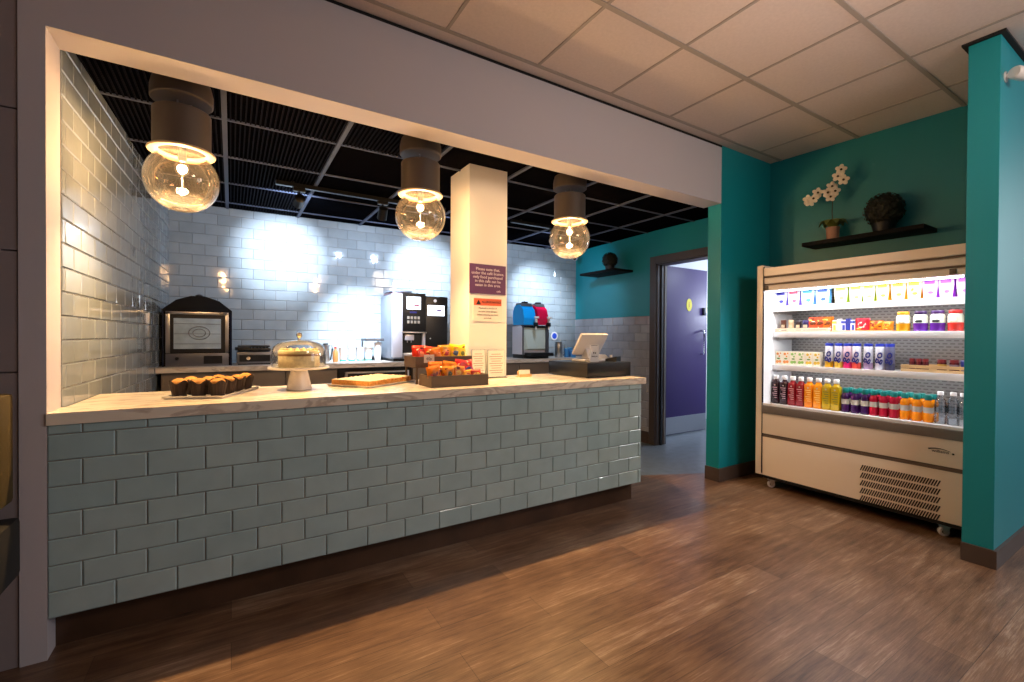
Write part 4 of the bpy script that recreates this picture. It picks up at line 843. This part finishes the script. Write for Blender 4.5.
mb = MB(); mb.box((a, -.018, .0), (b, .02, .110), M['steeld'], bev=.002); c_ = mb.build('control_panel', t)
mb = MB(); mb.box((.04, -.0195, .02), (.175, -.018, .088), M['black']); mb.build('display', c_, smooth=False)
mb = MB(); mb.lathe([(.016, 0), (.014, .018)], M['black'], 16, T(-.145, -.018, .068) @ Matrix.Rotation(PI/2, 4, 'X')); mb.build('dial', c_)
mb = MB(); mb.lathe([(.032, 0), (.026, .012), (.03, .024), (.012, .034)], M['black'], 16, T(.0, .15, .592)); mb.build('steam_vent', t)
# panini press
t = thing('sandwich_press', 'steel sandwich press with a black ribbed lid beside the oven', 'sandwich press', (.185, 4.74, bz)); mb = MB(); mb.box((-.145, 0, .012), (.135, .30, .115), M['steeld'], bev=.008); mb.box((-.135, .01, 0), (.125, .29, .014), M['rubber']); mb.build('base', t)
mb = MB(); mb.box((-.14, .005, .122), (.125, .30, .150), M['black'], bev=.006)
for k in range(9): mb.box((-.13+.028*k, .01, .150), (-.118+.028*k, .28, .162), M['black'])
mb.box((-.135, .01, .160), (.12, .29, .175), M['black'], bev=.004); l_ = mb.build('lid', t)
mb = MB(); mb.tube([(-.15, -.005, .14), (-.155, -.05, .155), (-.05, -.06, .16)], .009, M['rubber']); mb.build('handle', l_)
mb = MB(); mb.box((-.125, -.003, .03), (.12, 0, .09), M['black']); mb.build('control_strip', t, smooth=False)
mb = MB(); mb.lathe([(.019, 0), (.016, .02)], M['chrome'], 18, T(-.055, -.003, .06) @ Matrix.Rotation(PI/2, 4, 'X')); mb.build('dial', t)
# jug, tan bottle, cups
t = thing('black_jug', 'slim black-handled steel jug behind the cake dome', 'jug', (.815, 4.93, bz)); mb = MB(); mb.lathe([(.038, 0), (.042, .01), (.036, .12), (.03, .16), (.034, .175)], M['steel'], 24); mb.build('body', t); mb = MB(); mb.tube([(.03, 0, .165), (.06, 0, .17), (.066, 0, .13), (.05, 0, .03), (.038, 0, .02)], .008, M['black']); mb.build('handle', t); mb = MB(); mb.ball((0, 0, .18), .02, M['black'], 12, 8, sq=(1.3, 1.3, .8)); mb.build('lid', t)
t = thing('syrup_bottle', 'small tan bottle standing left of the patterned paper cups', 'bottle', (.905, 4.9, bz)); mb = MB(); mb.lathe([(.024, 0), (.027, .005), (.027, .10), (.012, .125), (.011, .14)], M['amber'], 20); mb.build('body', t); mb = MB(); mb.lathe([(.013, .138), (.013, .155)], cmat('#a02a2a'), 16); mb.build('cap', t)
def cup(label, x, y, h=.145):
    t = thing('paper_cup_stack', label, 'stack of cups', (x, y, bz), 0, 'patterned paper cup stacks by the coffee machine'); mb = MB(); mb.lathe([(.031, 0), (.032, .004), (.042, h), (.044, h+.003), (.04, h+.003), (.03, .01)], M['ceram'], 28); mb.build('cup', t)
    mb = MB(); mb.lathe([(.0325, .006), (.0338, .022)], cmat('#149a8c'), 28, cap=False); mb.build('base_band', t); mb = MB()
    rr = random.Random(int(x*1000))
    for k in range(16):
        a = rr.uniform(PI, 2*PI); z = rr.uniform(.04, h-.02); rad = .032+.010*z/h+.0004; mb.ball((rad*math.cos(a), rad*math.sin(a), z), .006, cmat(rr.choice(['#b9a9d8', '#9ac8d8', '#c8c8d8', '#8fb8c8'])), 6, 5, X=None, sq=(1, .3, 1))
    mb.build('dot_pattern', t)
for j, x in enumerate((.985, 1.072, 1.160, 1.245)): cup('white patterned paper cup stack, %s of four in a row' % ['leftmost', 'second from the left', 'third from the left', 'rightmost'][j], x, 4.93)
t = thing('cup_shelf', 'small grey raised cup shelf left of the coffee machine', 'shelf', (1.285, 4.93, bz)); mb = MB(); mb.box((-.09, -.10, .215), (.10, .12, .243), M['steeld'], bev=.003); mb.build('shelf_top', t)
for x in (-.08, .09): mb = MB(); mb.box((x-.006, .09, 0), (x+.006, .115, .215), M['steeld']); mb.build('leg', t, smooth=False)
for x, l in ((1.318, 'tall white paper cup stack beneath the grey cup shelf'), ):
    t = thing('tall_cup_stack', l, 'stack of cups', (1.335, 4.90, bz)); mb = MB()
    for k in range(9): mb.lathe([(.028+.0004*k, .014*k), (.038, .014*k+.085), (.041, .014*k+.087), (.041, .014*k+.090)], M['ceram'], 24)
    mb.build('cups', t)
# coffee machine
t = thing('coffee_machine', 'tall silver and black bean-to-cup coffee machine on the back worktop', 'coffee machine', (1.613, 4.70, bz)); mb = MB()
mb.box((-.177, .02, .03), (.178, .45, .715), M['greyp'], bev=.005); mb.box((-.16, .03, 0), (.16, .43, .03), M['black']); mb.build('body', t)
mb = MB(); mb.box((-.185, -.03, .045), (-.077, .03, .722), M['silver'], bev=.012); mb.build('front_column', t)
mb = MB(); mb.box((-.077, -.025, .315), (.177, .025, .728), M['black'], bev=.005); p_ = mb.build('control_panel', t)
mb = MB(); mb.box((-.035, -.0275, .555), (.120, -.0245, .690), M['screen']); mb.build('screen', p_, smooth=False)
mb = MB(); mb.box((.045, -.0285, .59), (.10, -.0275, .61), cmat('#b85a7a')); mb.box((-.02, -.0285, .64), (.05, -.0275, .648), cmat('#8a8aa0')); mb.build('screen_graphics', p_, smooth=False)
mb = MB(); mb.box((.0, -.0275, .515), (.075, -.0245, .532), M['navy']); mb.build('badge', p_, smooth=False)
for j in range(2):
    for k in range(4):
        mb = MB(); mb.box((-.03+.038*k, -.029, .45-.045*j), (-.004+.038*k, -.0245, .48-.045*j), M['label'], bev=.002); mb.build('button', p_)
mb = MB(); mb.box((-.085, -.04, .300), (.185, .02, .316), M['steel'], bev=.003); mb.build('trim_bar', t)
mb = MB(); mb.box((-.077, .015, .09), (.177, .03, .30), M['black']); mb.box((.145, -.02, .09), (.175, .02, .30), M['silver']); mb.build('dispensing_bay', t, smooth=False)
mb = MB(); mb.box((-.05, -.02, .225), (.05, .02, .285), M['silver'], bev=.006); mb.cyl((-.02, -.005, .20), (-.02, -.005, .23), .008, M['chrome']); mb.cyl((.02, -.005, .20), (.02, -.005, .23), .008, M['chrome']); mb.build('spout', t)
mb = MB(); mb.box((-.075, -.04, .03), (.175, .02, .09), M['steel'], bev=.004); mb.build('drip_tray', t)
mb = MB(); mb.box((-.17, .05, .715), (.0, .35, .74), cmat('#c08a98'), bev=.01); mb.build('hopper_lid', t)
mb = MB(); mb.box((-.19, .02, .74), (.04, .30, .752), M['greyp']); mb.build('hopper_tray', t, smooth=False)
t = thing('milk_fridge', 'black milk cooler with a white label right of the coffee machine', 'cooler', (1.932, 4.71, bz)); mb = MB(); mb.box((-.13, .0, .01), (.13, .40, .708), M['black'], bev=.006); mb.box((-.12, .01, 0), (.12, .39, .01), M['rubber']); mb.build('body', t)
mb = MB(); mb.box((-.108, -.003, .495), (.09, 0, .61), M['screen']); l_ = mb.build('label_panel', t, smooth=False)  # white label made to glow by its emissive material
mb = MB(); mb.box((-.075, -.004, .535), (.05, -.003, .541), M['inkb']); mb.box((.0, -.004, .545), (.055, -.003, .565), cmat('#7a5a9a')); mb.build('label_print', l_, smooth=False)
mb = MB(); mb.lathe([(.018, 0), (.018, .003)], M['ceram'], 20, T(-.02, 0, .66) @ Matrix.Rotation(PI/2, 4, 'X')); mb.build('round_badge', t)
mb = MB(); mb.lathe([(.008, 0), (.008, .003)], M['ceram'], 14, T(-.075, 0, .245) @ Matrix.Rotation(PI/2, 4, 'X')); mb.build('lock', t)
# slush machine
t = thing('slush_machine', 'steel slush machine with one blue and one red bowl', 'drinks machine', (3.20, 4.70, bz)); mb = MB()
mb.box((-.135, .03, .05), (.265, .25, .40), M['silver'], bev=.004); mb.build('body', t)
mb = MB(); mb.add([(-.11, .03, .39), (.25, .03, .39), (.20, .012, .12), (-.05, .012, .12), (-.11, .035, .10), (.25, .035, .10)], [(0, 1, 2, 3), (0, 3, 4), (1, 5, 2), (3, 2, 5, 4)], cmat('#b4c2ba', .25)); mb.box((-.133, .02, .385), (.262, .04, .412), M['black']); mb.box((.22, .0, .06), (.262, .03, .39), M['steeld']); mb.build('front_panel', t, smooth=False)
mb = MB(); mb.box((-.1355, .024, .05), (-.115, .032, .40), M['silver']); mb.box((-.120, .0, .05), (-.13, .03, .40), M['steeld']); mb.build('side_strip', t, smooth=False)
mb = MB(); mb.box((-.13, .0, .0), (.26, .24, .05), M['black'], bev=.006); mb.box((-.10, -.12, .03), (.25, .02, .075), M['black'], bev=.006); mb.build('drip_tray', t)
for j, (x, c, w_) in enumerate(((-.045, 'blue', .088), (.16, 'red', .080))):
    mb = MB(); mb.prism([(-.01, .42), (.23, .42), (.245, .50), (.24, .59), (.21, .65), (.15, .675), (.08, .67), (.01, .61), (-.02, .50)], x-w_, x+w_, M[c], 'x'); bw = mb.build('bowl', t, smooth=False); bw['label'] = c+' slush bowl'
    mb = MB(); mb.prism([(.05, .655), (.20, .655), (.18, .692), (.07, .692)], x-w_*.9, x+w_*.9, M['steeld'], 'x'); mb.box((x-.03, .07, .69), (x+.03, .14, .715), M['black'], bev=.01); mb.build('bowl_lid', bw, smooth=False)
    mb = MB(); mb.box((x+w_-.03, -.06, .40), (x+w_+.01, .0, .45), M['black'], bev=.004); mb.cyl((x+w_-.01, -.04, .36), (x+w_-.01, -.04, .41), .01, M['ceram']); mb.box((x+w_-.045, -.075, .50), (x+w_+.015, -.045, .525), M['ceram'], bev=.005); mb.box((x+w_-.018, -.055, .44), (x+w_-.002, -.025, .51), M['ceram']); mb.build('tap', bw)
# items right of the slush machine
t = thing('milk_jug', 'stainless steel milk jug beside the slush machine', 'jug', (3.70, 4.80, bz)); mb = MB(); mb.lathe([(.048, 0), (.05, .004), (.05, .17), (.044, .20), (.046, .205)], M['steel'], 24); mb.build('body', t); mb = MB(); mb.tube([(.045, -.01, .17), (.085, -.01, .165), (.085, -.01, .05), (.047, -.01, .04)], .006, M['steel']); mb.build('handle', t)
for j, (x, y, h) in enumerate(((3.83, 4.80, .12), (3.92, 4.84, .13), (3.87, 4.70, .10))):
    t = thing('blue_cup', 'translucent blue drinking cup, %s behind the till' % ['left one', 'right one', 'front one'][j], 'cup', (x, y, bz), 0, 'blue cups behind the till'); mb = MB(); mb.lathe([(.028, 0), (.03, .003), (.037, h), (.035, h), (.027, .006)], M['bluecup'], 24); mb.build('cup', t); mb = MB(); mb.lathe([(.0375, h-.008), (.039, h-.004), (.0375, h)], cmat('#7fb8e0'), 24, cap=False); mb.build('rim', t)
t = thing('round_notice', 'round white wall sign with a blue disc on the tiled rear wall', 'sign', (3.90, 5.166, 1.27)); mb = MB(); X = Matrix.Rotation(PI/2, 4, 'X'); mb.lathe([(.06, 0), (.06, .004)], M['ceram'], 28, X); mb.build('disc', t); mb = MB(); mb.lathe([(.04, .004), (.04, .006)], M['bluesign'], 28, X); mb.build('blue_centre', t)
# wall cameras
def cctv(label, loc, d, s=1):
    t = thing('security_camera', label, 'security camera', loc); Q = Vector(d).to_track_quat('Z', 'Y').to_matrix().to_4x4()
    mb = MB(); mb.lathe([(.03*s, -.03*s), (.036*s, -.02*s), (.036*s, .05*s), (.030*s, .058*s)], M['ceram'], 24, Q); mb.build('housing', t)
    mb = MB(); mb.lathe([(.024*s, .057*s), (.026*s, .064*s), (.010*s, .068*s)], M['black'], 20, Q); mb.build('lens', t); return t
c1 = cctv('white security camera high on the corner of the teal stub wall', (3.63, .665, 2.70), (.9, -.35, -.05), .95)
mb = MB(); mb.cyl((0, .0, .0), (0, .045, .0), .014, M['ceram']); mb.lathe([(.03, 0), (.03, .006)], M['ceram'], 20, T(0, .042, .0) @ Matrix.Rotation(-PI/2, 4, 'X')); mb.build('mount', c1)
c2 = cctv('small white security camera in the kitchen corner under the dark ceiling', (4.06, 4.90, 2.36), (-.7, -.5, -.4), .95)
mb = MB(); mb.tube([(0, 0, .02), (.07, .06, .05), (.135, .07, .06)], .008, M['ceram']); mb.build('mount', c2)
# seat at the far left
t = thing('lounge_chair', 'mustard-backed lounge chair with a black seat at the far left edge', 'chair', (-1.0, 1.98, 0))
mb = MB(); mb.box((-.33, .26, .64), (.325, .385, 1.035), M['mustard'], bev=.015); mb.build('backrest', t)
mb = MB(); mb.box((-.33, -.20, .37), (.345, .38, .585), M['blackfab'], bev=.02); mb.build('seat', t)
mb = MB(); mb.box((-.30, .34, .3), (-.26, .37, .9), M['black']); mb.box((.24, .34, .3), (.28, .37, .9), M['black']); mb.build('back_frame', t, smooth=False)
for x in (-.29, .26):
    for y in (-.21, .34): mb = MB(); mb.cyl((x, y, 0), (x, y, .36), .016, M['black'], 12); mb.build('leg', t)

# ================================================================== LIGHT
light('AREA', 'room_warm', (2.0, .7, 1.9), 8, (1, .76, .62), .9, rot=(PI, 0, 0))
light('AREA', 'room_key', (2.7, -1.0, 2.75), 62, (1, .84, .72), (1.2, 1.0), target=(3.4, 1.0, .2))
light('AREA', 'window_day', (7.4, -1.4, 2.2), 38, (.92, .95, 1), (1.2, 1.6), target=(2.8, .2, 0))
light('AREA', 'window_cool', (6.5, -2.2, 1.7), 24, (.55, .75, 1), (1.6, 1.8), target=(3.6, .8, 1.2))
light('AREA', 'corridor_light', (7.8, 3.2, 1.9), 45, (.78, .86, 1), (1.0, .6), target=(5.0, 3.6, 2.5))  # unseen lamp added and aimed upwards to brighten the corridor ceiling
light('AREA', 'corridor_light', (5.6, 2.9, 2.45), 20, (.78, .86, 1), (.8, .4), rot=(0, 0, 0))
w = bpy.data.worlds.new('World'); scn.world = w; w.use_nodes = True; w.node_tree.nodes['Background'].inputs[0].default_value = (.5, .55, .7, 1); w.node_tree.nodes['Background'].inputs[1].default_value = .02

# ================================================================== CAMERA
f, yaw, pitch, roll = 453.70, .553839, -.008536, .0058565
cyw, syw = math.cos(yaw), math.sin(yaw)
fw = Vector((syw*math.cos(pitch), cyw*math.cos(pitch), math.sin(pitch))); r_ = Vector((cyw, -syw, 0)); u_ = r_.cross(fw)
c_, s_ = math.cos(roll), math.sin(roll); r2 = r_*c_+u_*s_; u2 = -r_*s_+u_*c_
cam = bpy.data.cameras.new('Camera'); co = bpy.data.objects.new('Camera', cam); COL.objects.link(co)
cam.sensor_width = 36; cam.lens = f/1024*36; cam.clip_start = .02
Mx = Matrix((( r2.x, u2.x, -fw.x, 0), (r2.y, u2.y, -fw.y, 0), (r2.z, u2.z, -fw.z, 1.25), (0, 0, 0, 1))); co.matrix_world = Mx
scn.camera = co
scn.view_settings.view_transform = 'Standard'; scn.view_settings.look = 'None'; scn.view_settings.gamma = 1; scn.view_settings.exposure = .08; scn.view_settings.use_curve_mapping = False
